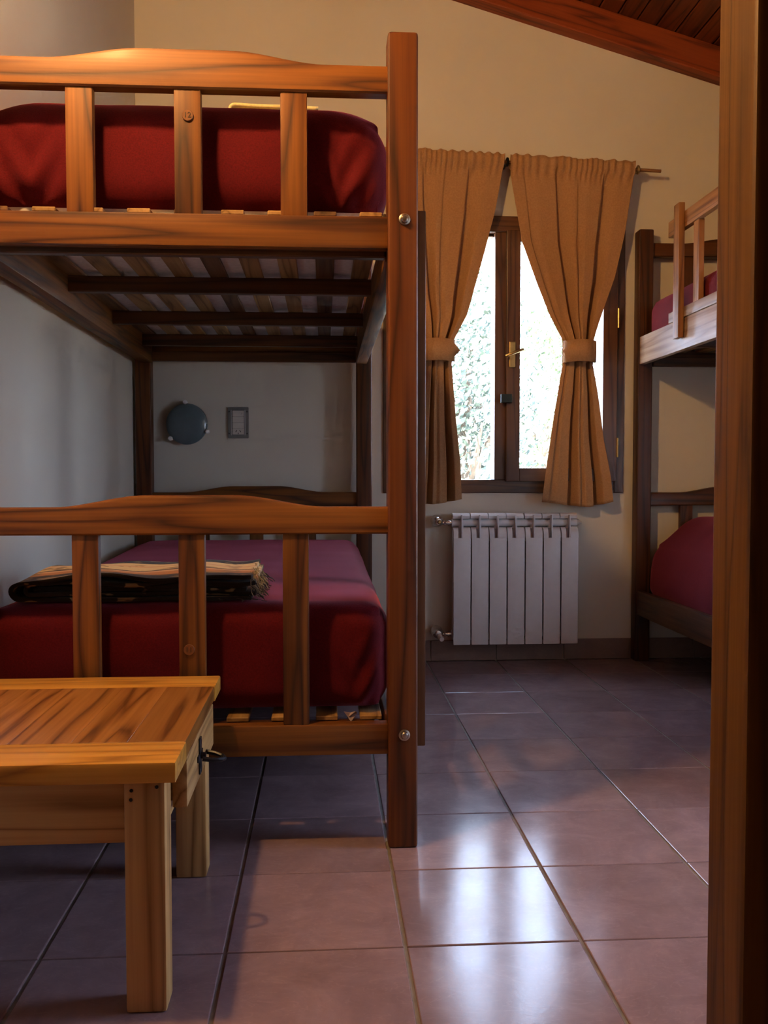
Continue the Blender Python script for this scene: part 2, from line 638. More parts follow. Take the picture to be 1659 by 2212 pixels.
M = {
    'wall': plaster('cream_plaster', (0.74, 0.68, 0.57)),
    'grout': plain('grout', (0.20, 0.18, 0.17), 0.75, noise_amt=0.2, nscale=30, bump=0.2),
    'tile': tile_mat('floor_tile_glaze', ((0.20, 0.130, 0.138), (0.265, 0.176, 0.187), (0.33, 0.225, 0.235)), 0.15),
    'skirt': tile_mat('skirting_tile_glaze', ((0.20, 0.115, 0.09), (0.26, 0.155, 0.12), (0.31, 0.19, 0.15)), 0.30),
    'red': fabric('red_wool_blanket', (0.070, 0.0015, 0.0040), (0.108, 0.0028, 0.0065), 900, 0.55, 0.0, 0.85, 0.40),
    'white_cloth': fabric('white_quilting', (0.72, 0.70, 0.70), (0.86, 0.84, 0.84), 180, 0.1, 0.0, 0.9, 0.3),
    'label_cloth': fabric('grey_pink_cotton', (0.26, 0.19, 0.20), (0.34, 0.26, 0.27), 300, 0.1),
    'curtain': fabric('tan_curtain_cotton', (0.38, 0.205, 0.095), (0.46, 0.255, 0.125), 420, 0.10, 0.0, 0.85, 0.15),
    'enamel': plain('white_enamel', (0.84, 0.83, 0.82), 0.38, noise_amt=0.02),
    'chrome': plain('chrome', (0.62, 0.60, 0.58), 0.16, 1.0, noise_amt=0.05),
    'brass': plain('aged_brass', (0.42, 0.30, 0.13), 0.34, 1.0, noise_amt=0.15),
    'steel': plain('zinc_bolt_steel', (0.52, 0.50, 0.46), 0.28, 1.0, noise_amt=0.1),
    'iron': plain('black_iron', (0.012, 0.013, 0.017), 0.38, 0.6, noise_amt=0.2),
    'white_plastic': plain('ivory_plastic', (0.66, 0.62, 0.56), 0.4, noise_amt=0.03),
    'grey_plastic': plain('smoky_plastic', (0.20, 0.20, 0.19), 0.18, noise_amt=0.05, coat=0.5),
    'bezel': plain('clear_grey_plastic', (0.42, 0.42, 0.42), 0.15, noise_amt=0.05, coat=0.6),
    'black': plain('black_hole', (0.008, 0.008, 0.008), 0.7, noise_amt=0.1),
    'shade': plain('blue_grey_frosted_glass', (0.12, 0.17, 0.19), 0.30, noise_amt=0.05, coat=0.4),
    'latch': plain('dark_green_latch', (0.012, 0.022, 0.019), 0.45, 0.3, noise_amt=0.15),
    'glass': pane_mat(),
    'numeral': plain('burnt_numeral', (0.030, 0.012, 0.005), 0.7, noise_amt=0.2),
    'badge': plain('badge_wood', (0.15, 0.050, 0.011), 0.45, noise_amt=0.2, nscale=90),
    'cream_cloth': fabric('pale_yellow_cotton', (0.48, 0.40, 0.20), (0.60, 0.52, 0.28), 400, 0.1),
    'stripe': striped_blanket(),
    'fringe': plain('fringe_wool', (0.34, 0.27, 0.15), 0.9, noise_amt=0.5, nscale=60),
    'fringe_dark': plain('dark_fringe_wool', (0.05, 0.04, 0.03), 0.9, noise_amt=0.5, nscale=60),
    'lamp_on': emit_mat('lit_lamp_glass', (1.0, 0.66, 0.34), 6.0),
    'leaf': plain('leaf', (0.10, 0.15, 0.07), 0.6, noise_amt=0.45, nscale=4),
    'leaf_blue': plain('leaf_pale', (0.12, 0.16, 0.13), 0.6, noise_amt=0.4, nscale=4),
    'bark': plain('bark', (0.16, 0.12, 0.09), 0.9, noise_amt=0.4, nscale=12, bump=0.5),
    'lawn': plain('sunlit_dry_ground', (0.46, 0.43, 0.38), 0.9, noise_amt=0.3, nscale=2),
}

# ------------------------------------------------------------------ room shell
XL, XR = -0.838, 2.55
YB, YF = 4.285, -2.6
SLOPE = -0.279


def ceil_z(x):            # underside of the ceiling boards
    return 2.822 + SLOPE * (x - 1.86)


def struct(o):
    o['kind'] = 'structure'
    return o


# floor: grout bed and single tiles
TS, TX, TY = 0.33, -0.5127, 1.6617
floor = box('floor', (XL - 0.2, XR + 0.2, YF - 0.2, YB + 0.2, -0.12, -0.0035), M['grout'], None, 0)
struct(floor)
tag(floor, 'glossy mauve-brown square floor tiles with grey grout lines')


def tile_mesh(w, d, h, gx, gy):
    bm = bmesh.new()
    add_box(bm, -w / 2 + gx, w / 2 - gx, -d / 2 + gy, d / 2 - gy, -h, 0, 0)
    top = [e for e in bm.edges if all(v.co.z > -1e-6 for v in e.verts)]
    bmesh.ops.bevel(bm, geom=top, offset=0.0022, segments=2, affect='EDGES', profile=0.5)
    me = bpy.data.meshes.new('floor_tile')
    bm.normal_update()
    bm.to_mesh(me)
    bm.free()
    me.materials.append(M['tile'])
    return me


full_tile = tile_mesh(TS, TS, 0.008, 0.0034, 0.0016)
i0 = math.floor((XL - TX) / TS)
i1 = math.floor((XR - TX) / TS)
j0 = math.floor((YF - TY) / TS)
j1 = math.floor((YB - TY) / TS)
floor_c = floor.location.copy()
for i in range(i0, i1 + 1):
    for j in range(j0, j1 + 1):
        x0, x1 = max(TX + i * TS, XL), min(TX + (i + 1) * TS, XR)
        y0, y1 = max(TY + j * TS, YF), min(TY + (j + 1) * TS, YB)
        w, d = x1 - x0, y1 - y0
        if w < 0.02 or d < 0.02:
            continue
        me = full_tile if (w > TS - 1e-4 and d > TS - 1e-4) else tile_mesh(w, d, 0.008, 0.0034, 0.0016)
        o = bpy.data.objects.new('tile', me)
        COL.objects.link(o)
        o.parent = floor
        o.location = Vector(((x0 + x1) / 2, (y0 + y1) / 2, random.uniform(-0.0005, 0.0))) - floor_c
        o.rotation_euler = (random.uniform(-.0012, .0012), random.uniform(-.0012, .0012), 0)

# walls
WIN = (0.315, 1.375, 0.825, 2.035)          # opening in the back wall  x0 x1 z0 z1
bm = bmesh.new()


def quad_prism(bm, poly, y0, y1):
    A = [bm.verts.new((x, y0, z)) for x, z in poly]
    B = [bm.verts.new((x, y1, z)) for x, z in poly]
    bm.faces.new(A)
    bm.faces.new(B[::-1])
    n = len(poly)
    for i in range(n):
        j = (i + 1) % n
        bm.faces.new((A[j], A[i], B[i], B[j]))


T = 0.22
quad_prism(bm, [(XL - T, -0.1), (WIN[0], -0.1), (WIN[0], ceil_z(WIN[0]) + 0.05), (XL - T, ceil_z(XL - T) + 0.05)], YB, YB + T)
quad_prism(bm, [(WIN[1], -0.1), (XR + T, -0.1), (XR + T, ceil_z(XR + T) + 0.05), (WIN[1], ceil_z(WIN[1]) + 0.05)], YB, YB + T)
quad_prism(bm, [(WIN[0], -0.1), (WIN[1], -0.1), (WIN[1], WIN[2]), (WIN[0], WIN[2])], YB, YB + T)
quad_prism(bm, [(WIN[0], WIN[3]), (WIN[1], WIN[3]), (WIN[1], ceil_z(WIN[1]) + 0.05), (WIN[0], ceil_z(WIN[0]) + 0.05)], YB, YB + T)
bmesh.ops.remove_doubles(bm, verts=bm.verts, dist=1e-5)
tag(struct(mk('wall_back', bm, M['wall'])), 'cream plastered back wall with the window')
struct(box('wall_left', (XL - T, XL, YF - T, YB, -0.1, ceil_z(XL) + 0.08), M['wall'], None, 0))
bm = bmesh.new()
quad_prism(bm, [(XL - T, -0.1), (XR + T, -0.1), (XR + T, ceil_z(XR + T) + 0.05), (XL - T, ceil_z(XL - T) + 0.05)], YF - T, YF)
struct(mk('wall_front', bm, wood('door', 'z')))
# right wall with a second window between the two bunks
SW = (1.30, 2.14, 0.24, 2.04)
bm = bmesh.new()
zt = ceil_z(XR) + 0.08
for (a, b_, c, d) in ((YF - T, SW[0], -0.1, zt), (SW[1], YB, -0.1, zt), (SW[0], SW[1], -0.1, SW[2]), (SW[0], SW[1], SW[3], zt)):
    add_box(bm, XR, XR + T, a, b_, c, d)
bmesh.ops.remove_doubles(bm, verts=bm.verts, dist=1e-5)
struct(mk('wall_right', bm, M['wall']))
# partition behind the door post at the right edge
bm = bmesh.new()
quad_prism(bm, [(0.590, 0.0), (XR, 0.0), (XR, ceil_z(XR)), (0.590, ceil_z(0.590))], 1.065, 1.145)
struct(mk('wall_partition', bm, M['wall']))
# door post (near, right edge)
bm = bmesh.new()
add_box(bm, 0.498, 0.598, 1.052, 1.158, 0.0, ceil_z(0.6) - 0.01, 0.009, 4, lambda e: abs(e.verts[0].co.z - e.verts[1].co.z) > 1)
jamb = mk('trim_1', bm, wood('post', 'z'), center=True)
smooth_auto(struct(jamb))
tag(jamb, 'tall brown wooden door post at the right edge of the picture')
# ceiling boards and rafter
ceiling = thing('ceiling', (0, 0, ceil_z(0)), 'sloping ceiling of red-brown tongue-and-groove boards', None, None, 'structure')
pw = 0.0885
x = XL - 0.03
zc = ceil_z(0)
while x < XR + 0.05:
    x1 = x + pw
    bm = bmesh.new()
    g = 0.0022
    pr = [(x + g, 0.004), (x + g + 0.004, 0), (x1 - g - 0.004, 0), (x1 - g, 0.004), (x1 - g, 0.02), (x + g, 0.02)]
    poly = [(px, ceil_z(px) - zc + dz) for px, dz in pr]
    quad_prism(bm, poly, YF - 0.02, YB + 0.02)
    mk('ceiling_board', bm, wood('ceiling', 'y'), ceiling, center=True)
    x = x1
bm = bmesh.new()
quad_prism(bm, [(XL - T, ceil_z(XL - T) - zc + 0.019), (XR + T, ceil_z(XR + T) - zc + 0.019), (XR + T, ceil_z(XR + T) - zc + 0.06), (XL - T, ceil_z(XL - T) - zc + 0.06)], YF - T, YB + T)
mk('roof_deck', bm, wood('ceiling', 'y'), ceiling)
for n_, (ya, yb) in enumerate(((YB - 0.075, YB + 0.004), (0.30, 0.38))):
    L_ = (XR - XL) / math.cos(math.atan(SLOPE)) + 0.02
    bm = bmesh.new()
    add_box(bm, -L_ / 2, L_ / 2, ya - yb if False else -(yb - ya) / 2, (yb - ya) / 2, -0.134, 0.0, 0.006, 2)
    o = mk('rafter', bm, wood('beam', 'x'), ceiling)
    xm = (XL + XR) / 2
    o.location = (xm, (ya + yb) / 2, ceil_z(xm) - zc + 0.001)
    o.rotation_euler = (0, -math.atan(SLOPE), 0)
# skirting tiles along the back and right wall
bb = thing('baseboard_back', (0, YB, 0), 'row of brown skirting tiles along the back wall', None, None, 'structure')
edges = [XL, -0.762, -0.447, -0.132, 0.183, 0.498, 0.808, 1.130, 1.447, 1.762, 2.077, 2.392, XR]
for a, b_ in zip(edges, edges[1:]):
    bm = bmesh.new()
    add_box(bm, a + 0.0015, b_ - 0.0015, -0.009, 0.0, 0.001, 0.097, 0.0025, 2)
    mk('skirting_tile', bm, M['skirt'], bb, center=True)
for nm, xx, s in (('baseboard_left', XL, 1), ('baseboard_right', XR, -1)):
    bl = thing(nm, (xx, 0, 0), None, None, None, 'structure')
    y = YF
    while y < YB - 0.02:
        y2 = min(y + 0.315, YB - 0.01)
        bm = bmesh.new()
        xa, xb = (0, 0.009) if s > 0 else (-0.009, 0)
        add_box(bm, xa, xb, y + 0.0015, y2 - 0.0015, 0.001, 0.097, 0.0025, 2)
        mk('skirting_tile', bm, M['skirt'], bl, center=True)
        y = y2

# ------------------------------------------------------------------ back window
YW = YB - 0.012            # casing stands a little proud of the plaster
w1 = thing('window_1', (0.84, YB, 0.79), 'dark brown wooden casement window between tan curtains', None, None, 'structure')
O1 = w1.location


def wpart(name, b, mat, bev=0.003, parent=None, y=None):
    bm = bmesh.new()
    add_box(bm, b[0] - O1.x, b[1] - O1.x, b[2] - O1.y, b[3] - O1.y, b[4] - O1.z, b[5] - O1.z, bev, 2)
    return mk(name, bm, mat, parent or w1, center=True)


wz, wx = wood('window', 'z'), wood('window', 'x')
wpart('frame_side', (0.276, 0.334, YW, YB + 0.12, 0.788, 2.066), wz)
wpart('frame_side', (1.364, 1.408, YW, YB + 0.12, 0.788, 2.066), wz)
wpart('frame_head', (0.334, 1.364, YW, YB + 0.12, 1.994, 2.066), wx)
wpart('frame_sill', (0.334, 1.364, YW, YB + 0.12, 0.788, 0.850), wx)
wpart('mullion', (0.795, 0.853, YW + 0.004, YB + 0.10, 0.850, 1.994), wz)
# fixed pane left of the mullion
wpart('pane', (0.334, 0.795, YB + 0.05, YB + 0.054, 0.850, 1.994), M['glass'], 0)
wpart('glazing_bead', (0.334, 0.352, YB + 0.03, YB + 0.05, 0.850, 1.994), wz, 0.003)
wpart('glazing_bead', (0.352, 0.795, YB + 0.03, YB + 0.05, 1.982, 1.994), wx, 0.003)
# right-hand casement
SY0, SY1 = YW - 0.022, YB + 0.03
wpart('sash_stile', (0.846, 0.909, SY0, SY1, 0.842, 1.998), wz)
wpart('sash_stile', (1.300, 1.368, SY0, SY1, 0.842, 1.998), wz)
wpart('sash_rail', (0.909, 1.300, SY0, SY1, 1.945, 1.998), wx)
wpart('sash_rail', (0.909, 1.300, SY0, SY1, 0.842, 0.904), wx)
wpart('pane', (0.909, 1.300, YB + 0.004, YB + 0.008, 0.904, 1.945), M['glass'], 0)
for hz in (1.60, 1.00):
    bm = bmesh.new()
    add_cyl(bm, (1.371 - O1.x, SY0 - 0.002 - O1.y, hz + 0.045 - O1.z), (1.371 - O1.x, SY0 - 0.002 - O1.y, hz - 0.045 - O1.z), 0.006, n=10)
    add_box(bm, 1.369 - O1.x, 1.382 - O1.x, YW - 0.003 - O1.y, YW - O1.y, hz - 0.04 - O1.z, hz + 0.04 - O1.z)
    smooth_auto(mk('hinge', bm, M['brass'], w1, center=True))
bm = bmesh.new()
add_box(bm, 0.857 - O1.x, 0.887 - O1.x, SY0 - 0.006 - O1.y, SY0 - O1.y, 1.368 - O1.z, 1.488 - O1.z, 0.004, 2)
pl = mk('handle_plate', bm, M['brass'], w1, center=True)
bm = bmesh.new()
add_cyl(bm, (0, 0.0, 0.005), (0, -0.030, 0.005), 0.008, n=12)
add_tube(bm, [(-0.036, -0.026, -0.010), (-0.01, -0.032, 0.0), (0.02, -0.032, 0.012), (0.046, -0.028, 0.021)], [0.006, 0.0075, 0.0075, 0.006], 10)
smooth_auto(mk('lever', bm, M['brass'], pl))
wpart('latch_block', (0.817, 0.868, SY0 - 0.022, SY0, 1.205, 1.245), M['latch'], 0.002)

# second (right-wall) window, out of the photograph's frame
w2 = thing('window_2', (XR, 1.80, 0.24), 'wooden window in the right wall', None, None, 'structure')
for nm, (y0, y1, z0, z1) in (('frame_side', (1.27, 1.33, 0.21, 2.07)), ('frame_side', (2.11, 2.17, 0.21, 2.07)),
                             ('frame_head', (1.33, 2.11, 2.01, 2.07)), ('frame_sill', (1.33, 2.11, 0.21, 0.27))):
    bm = bmesh.new()
    add_box(bm, -0.012, 0.10, y0 - 1.80, y1 - 1.80, z0 - 0.24, z1 - 0.24, 0.003)
    mk(nm, bm, wz if nm == 'frame_side' else wood('window', 'y'), w2, center=True)
bm = bmesh.new()
add_box(bm, 0.05, 0.054, -0.47, 0.31, 0.03, 1.77)
mk('pane', bm, M['glass'], w2, center=True)

# a plain plank door behind the camera
d1 = thing('door_1', (-0.1, YF, 0), 'plank door in the wall behind the camera', None, None, 'structure')
for k in range(6):
    bm = bmesh.new()
    add_box(bm, -0.42 + k * 0.14 + 0.001, -0.42 + (k + 1) * 0.14 - 0.001, 0.0, 0.035, 0.012, 2.0, 0.003)
    mk('door_board', bm, wood('door', 'z'), d1, center=True)
for a, b_ in ((-0.49, -0.42), (0.42, 0.49)):
    bm = bmesh.new()
    add_box(bm, a, b_, 0.0, 0.05, 0.0, 2.07, 0.003)
    mk('door_jamb', bm, wood('door', 'z'), d1, center=True)
bm = bmesh.new()
add_box(bm, -0.42, 0.42, 0.0, 0.05, 2.0, 2.07, 0.003)
mk('door_head', bm, wood('door', 'x'), d1, center=True)
bm = bmesh.new()
add_lathe(bm, [(0.0, 0.0), (0.024, 0.0), (0.024, 0.004), (0.009, 0.008), (0.009, 0.035), (0.024, 0.048), (0.026, 0.06), (0.016, 0.072), (0, 0.075)], (0.36, 0.035, 1.0), (0, 1, 0), 16)
smooth_auto(mk('door_knob', bm, M['brass'], d1, center=True))

# ------------------------------------------------------------------ bunk beds


def text_mesh(txt, size):
    cu = bpy.data.curves.new('numeral', 'FONT')
    cu.body = txt
    cu.size = size
    cu.align_x = 'CENTER'
    cu.align_y = 'CENTER'
    cu.extrude = 0.0006
    cu.resolution_u = 3
    o = bpy.data.objects.new('numeral_src', cu)
    COL.objects.link(o)
    dg = bpy.context.evaluated_depsgraph_get()
    me = bpy.data.meshes.new_from_object(o.evaluated_get(dg))
    bpy.data.objects.remove(o)
    bpy.data.curves.remove(cu)
    return me


def wavy_rail(name, parent, x0, x1, y0, y1, zb, zt_, amp, mat):
    """horizontal board with a raised wave along its top edge and rounded edges"""
    n = 40
    xc = (x0 + x1) / 2
    bm = bmesh.new()
    rings = []
    r = 0.008
    for i in range(n + 1):
        x = x0 + (x1 - x0) * i / n
        top = zt_ + amp * (1 - sstep(0.10, 0.31, abs(x - xc)))
        sec = [(y0, zb + r * 0.5), (y0, top - r), (y0 + r * 0.3, top - r * 0.3), (y0 + r, top), (y1 - r, top), (y1 - r * 0.3, top - r * 0.3), (y1, top - r), (y1, zb + r * 0.5), (y1 - r * 0.5, zb), (y0 + r * 0.5, zb)]
        rings.append([bm.verts.new((x, yy, zz)) for yy, zz in sec])
    m_ = len(rings[0])
    for A, B in zip(rings, rings[1:]):
        for k in range(m_):
            j = (k + 1) % m_
            bm.faces.new((A[k], B[k], B[j], A[j]))
    bm.faces.new(rings[0])
    bm.faces.new(rings[-1][::-1])
    bmesh.ops.recalc_face_normals(bm, faces=bm.faces)
    return smooth_auto(mk(name, bm, mat, parent, center=True), 0.7)


def bunk(name, loc, label, P):
    """local frame: x 0..W across (outer), y 0..L along, z up"""
    root = thing(name, loc, label, 'bunk bed', 'wooden bunk beds')
    W, L, PS = P['W'], P['L'], 0.069
    H, top_z, mid_z, low_z, bot_z = P['H'], P['top'], P['mid'], P['low'], P['bot']
    wk = P.get('wood', 'bunk')
    WX, WY, WZ = wood(wk, 'x'), wood(wk, 'y'), wood(wk, 'z')
    wks = P.get('side_wood', wk)

    def bx(nm, b, mat, bev=0.003, seg=1):
        bm = bmesh.new()
        add_box(bm, *b, bev, seg)
        return smooth_auto(mk(nm, bm, mat, root, center=True), 0.5) if seg > 1 else mk(nm, bm, mat, root, center=True)

    for px in (0, W - PS):
        for py in (0, L - PS):
            bx('post', (px, px + PS, py, py + PS, 0.0, H), wood('bunk_post', 'z') if wk == 'bunk' else WZ, 0.009, 3)
    for end in (0, 1):
        ya, yb = (0.012, 0.050) if end == 0 else (L - 0.050, L - 0.012)
        x0, x1 = PS - 0.002, W - PS + 0.002
        wavy_rail('head_rail', root, x0, x1, ya, yb, top_z[0], top_z[1], 0.025, WX)
        bx('end_rail', (x0, x1, ya, yb, mid_z[0], mid_z[1]), WX, 0.004, 2)
        wavy_rail('head_rail', root, x0, x1, ya, yb, low_z[0], low_z[1], 0.027, WX)
        bx('end_rail', (x0, x1, ya, yb, bot_z[0], bot_z[1]), WX, 0.004, 2)
        for c in P['spindles']:
            for za, zb in ((mid_z[1], top_z[0]), (bot_z[1], low_z[0])):
                bx('spindle', (c - 0.030, c + 0.030, ya + 0.006, yb - 0.006, za - 0.001, zb + 0.001), WZ, 0.004, 2)
                # small coved fillets where the spindle meets the rails
        # bolts on the post faces
        if end == 0:
            for px in (PS / 2 + 0.004, W - PS / 2 + 0.003):
                for bz in ((mid_z[1] - 0.009), (bot_z[1] - 0.023)):
                    bm = bmesh.new()
                    add_lathe(bm, [(0.0, 0.0), (0.0135, 0.0), (0.013, 0.002), (0.0095, 0.0035)], (px, -0.001, bz), (0, -1, 0), 20)
                    add_lathe(bm, [(0.0085, 0.003), (0.0085, 0.006), (0.006, 0.0095), (0.0, 0.011)], (px, -0.001, bz), (0, -1, 0), 20)
                    smooth_auto(mk('bolt', bm, M['steel'], root, center=True))
        # ledger inside each end
        yl = (yb, yb + 0.028) if end == 0 else (ya - 0.028, ya)
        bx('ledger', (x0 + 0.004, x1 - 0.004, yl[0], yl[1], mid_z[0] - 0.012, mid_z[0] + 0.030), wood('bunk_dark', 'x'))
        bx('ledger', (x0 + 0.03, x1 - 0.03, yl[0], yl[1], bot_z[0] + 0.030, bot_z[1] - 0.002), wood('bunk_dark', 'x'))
    rz = P['rails']
    for k, (za, zb) in enumerate(rz):
        for s in (0, 1):
            xa, xb = (0.022, 0.058) if s == 0 else (W - 0.072, W - 0.022)
            if s == 0 and P.get('rail_in'):
                xa, xb = P['rail_in']
            mt = wood(wks, 'y') if not (k == 0 and s == 0 and P.get('pale_rail')) else wood('pale_rail', 'y')  # upper open-side rail: window sheen painted in as a paler wood
            bx('side_rail', (xa, xb, PS - 0.002, L - PS + 0.002, za, zb), mt, 0.004, 2)
    # slats and cross bars under both mattresses
    for base_z in (mid_z[1] + 0.001, bot_z[1] - 0.001):
        nb = P['n_slats']
        for k in range(nb):
            c = P['slat0'] + k * P['slat_pitch']
            wk2 = random.choice(['slat', 'slat', 'slat', 'slat_dark'])
            ys = 0.022 if base_z > 1 else 0.056
            bx('slat', (c - 0.026, c + 0.026, ys, L - ys, base_z, base_z + 0.011), wood(wk2, 'y'), 0.002)
        for cy in P['bars']:
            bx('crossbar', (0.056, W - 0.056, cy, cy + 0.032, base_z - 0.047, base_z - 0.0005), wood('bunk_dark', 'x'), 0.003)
    for txt, bx_, bz_, yy in P.get('badges', []):
        bm = bmesh.new()
        add_lathe(bm, [(0, 0), (0.0125, 0), (0.0125, 0.0025), (0.0118, 0.0035), (0.0, 0.0035)], (0, 0, 0), (0, -1, 0), 24)
        bd = smooth_auto(mk('number_badge', bm, M['badge'], root, loc=(bx_, yy, bz_)))
        bd['label'] = 'small round wooden number badge reading %s' % txt
        me = text_mesh(txt, 0.017)
        me.name = 'numeral'
        me.materials.clear()
        me.materials.append(M['numeral'])
        t = bpy.data.objects.new('numeral', me)
        COL.objects.link(t)
        t.parent = bd
        t.location = (0, -0.0036, 0)
        t.rotation_euler = (math.pi / 2, 0, 0)
    return root, bx


# left bunk: outer x -0.826 .. 0.216, y 2.11 .. 4.20
BX, BY = -0.826, 2.11
left_bunk, lbx = bunk('bunk_bed', (BX, BY, 0), 'orange-brown varnished pine bunk bed numbered 11 and 12 behind the low table', dict(
    W=1.042, L=2.095, H=1.865, top=(1.731, 1.794), mid=(1.384, 1.456), low=(0.733, 0.796), bot=(0.219, 0.290),
    spindles=(-0.5405 - BX, -0.302 - BX, -0.065 - BX), rails=((1.366, 1.462), (0.215, 0.300)),
    rail_in=(0.022, 0.078), n_slats=9, slat0=0.100, slat_pitch=0.1045, bars=(0.685, 1.26, 1.80),
    badges=(('12', -0.301 - BX, 1.673, 0.018), ('11', -0.309 - BX, 0.469, 0.018)), side_wood='bunk'))
# ladder bolted to its open side
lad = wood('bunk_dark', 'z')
for ya in (0.095, 0.475):
    lbx('ladder_stile', (1.022, 1.070, ya, ya + 0.065, 0.212, 1.495), lad, 0.004, 2)
for rz_ in (0.42, 0.70, 0.98, 1.26):
    lbx('ladder_rung', (1.030, 1.062, 0.155, 0.480, rz_, rz_ + 0.045), wood('bunk_dark', 'y'), 0.006, 2)

# right bunk: outer x 1.450 .., far end at the back wall
RX, RL = 1.450, 2.06
RY = 4.272 - RL
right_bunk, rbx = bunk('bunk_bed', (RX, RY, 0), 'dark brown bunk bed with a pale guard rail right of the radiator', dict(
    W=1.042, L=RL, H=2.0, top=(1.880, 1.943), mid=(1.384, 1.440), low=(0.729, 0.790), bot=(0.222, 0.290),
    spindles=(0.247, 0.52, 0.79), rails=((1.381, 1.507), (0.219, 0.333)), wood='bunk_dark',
    n_slats=9, slat0=0.103, slat_pitch=0.104, bars=(0.5, 1.0, 1.5), pale_rail=True, rail_in=(0.006, 0.036)))
# its guard rail (bolted outside the upper side rail)
GY1 = 3.850 - RY
gy0 = 0.45
rbx('guard_rail', (0.001, 0.027, gy0, GY1, 1.866, 1.932), wood('guard', 'y'), 0.004, 2)
rbx('guard_rail', (0.001, 0.027, gy0, GY1 - 0.012, 1.5075, 1.550), wood('pale_rail', 'y'), 0.003, 2)
for yy in (3.725 - RY - 0.058, gy0 + 0.06):
    o = rbx('guard_stile', (-0.024, 0.001, yy, yy + 0.058, 1.425, 1.965), wood('guard', 'z'), 0.004, 2)
for yy in (3.545 - RY, 3.20 - RY, 2.88 - RY):
    rbx('guard_spindle', (0.009, 0.031, yy, yy + 0.055, 1.547, 1.868), wood('guard', 'z'), 0.003, 2)

# ------------------------------------------------------------------ mattresses


def rounded_slab(W, L, H, re, rc, nx, ny, nz, warp=None, seed=0.0):
    """closed rounded box 0..W,0..L,0..H; re: edge radius, rc: plan corner radius"""
    bm = bmesh.new()
    idx = {}

    def vert(i, j, k):
        key = (i, j, k)
        if key in idx:
            return idx[key]
        p = Vector((W * i / nx, L * j / ny, H * k / nz))
        # plan rounding
        c = Vector((min(max(p.x, rc), W - rc), min(max(p.y, rc), L - rc)))
        d = Vector((p.x, p.y)) - c
        if d.x != 0 and d.y != 0:
            m_ = max(abs(d.x), abs(d.y))
            d = d.normalized() * m_
        q = Vector((c.x + d.x, c.y + d.y, p.z))
        # edge rounding: inset towards the slab's middle near top and bottom
        dz = min(p.z, H - p.z)
        mx = min(q.x, W - q.x, q.y, L - q.y)
        if dz < re and mx < re:
            ux, uz = re - mx, re - dz
            m_ = max(ux, uz)
            l_ = math.hypot(ux, uz)
            ux, uz = ux * m_ / l_, uz * m_ / l_
            cx, cy = W / 2, L / 2
            # move inward
            nx_, ny_ = 0.0, 0.0
            want = re - ux
            if mx == q.x or mx < 1e-9 and q.x < W / 2 and min(q.x, W - q.x) <= min(q.y, L - q.y):
                q.x = want if q.x < W / 2 else W - want
            elif min(q.x, W - q.x) <= min(q.y, L - q.y):
                q.x = want if q.x < W / 2 else W - want
            else:
                q.y = want if q.y < L / 2 else L - want
            q.z = re - uz if p.z < H / 2 else H - re + uz
        if warp:
            q = warp(q)
        v = bm.verts.new(q)
        idx[key] = v
        return v

    def face(a, b, c, d):
        try:
            bm.faces.new((a, b, c, d))
        except ValueError:
            pass
    for i in range(nx):
        for j in range(ny):
            face(vert(i, j, nz), vert(i + 1, j, nz), vert(i + 1, j + 1, nz), vert(i, j + 1, nz))
            face(vert(i, j, 0), vert(i, j + 1, 0), vert(i + 1, j + 1, 0), vert(i + 1, j, 0))
    for i in range(nx):
        for k in range(nz):
            face(vert(i, 0, k), vert(i + 1, 0, k), vert(i + 1, 0, k + 1), vert(i, 0, k + 1))
            face(vert(i, ny, k), vert(i, ny, k + 1), vert(i + 1, ny, k + 1), vert(i + 1, ny, k))
    for j in range(ny):
        for k in range(nz):
            face(vert(0, j, k), vert(0, j, k + 1), vert(0, j + 1, k + 1), vert(0, j + 1, k))
            face(vert(nx, j, k), vert(nx, j + 1, k), vert(nx, j + 1, k + 1), vert(nx, j, k + 1))
    return bm


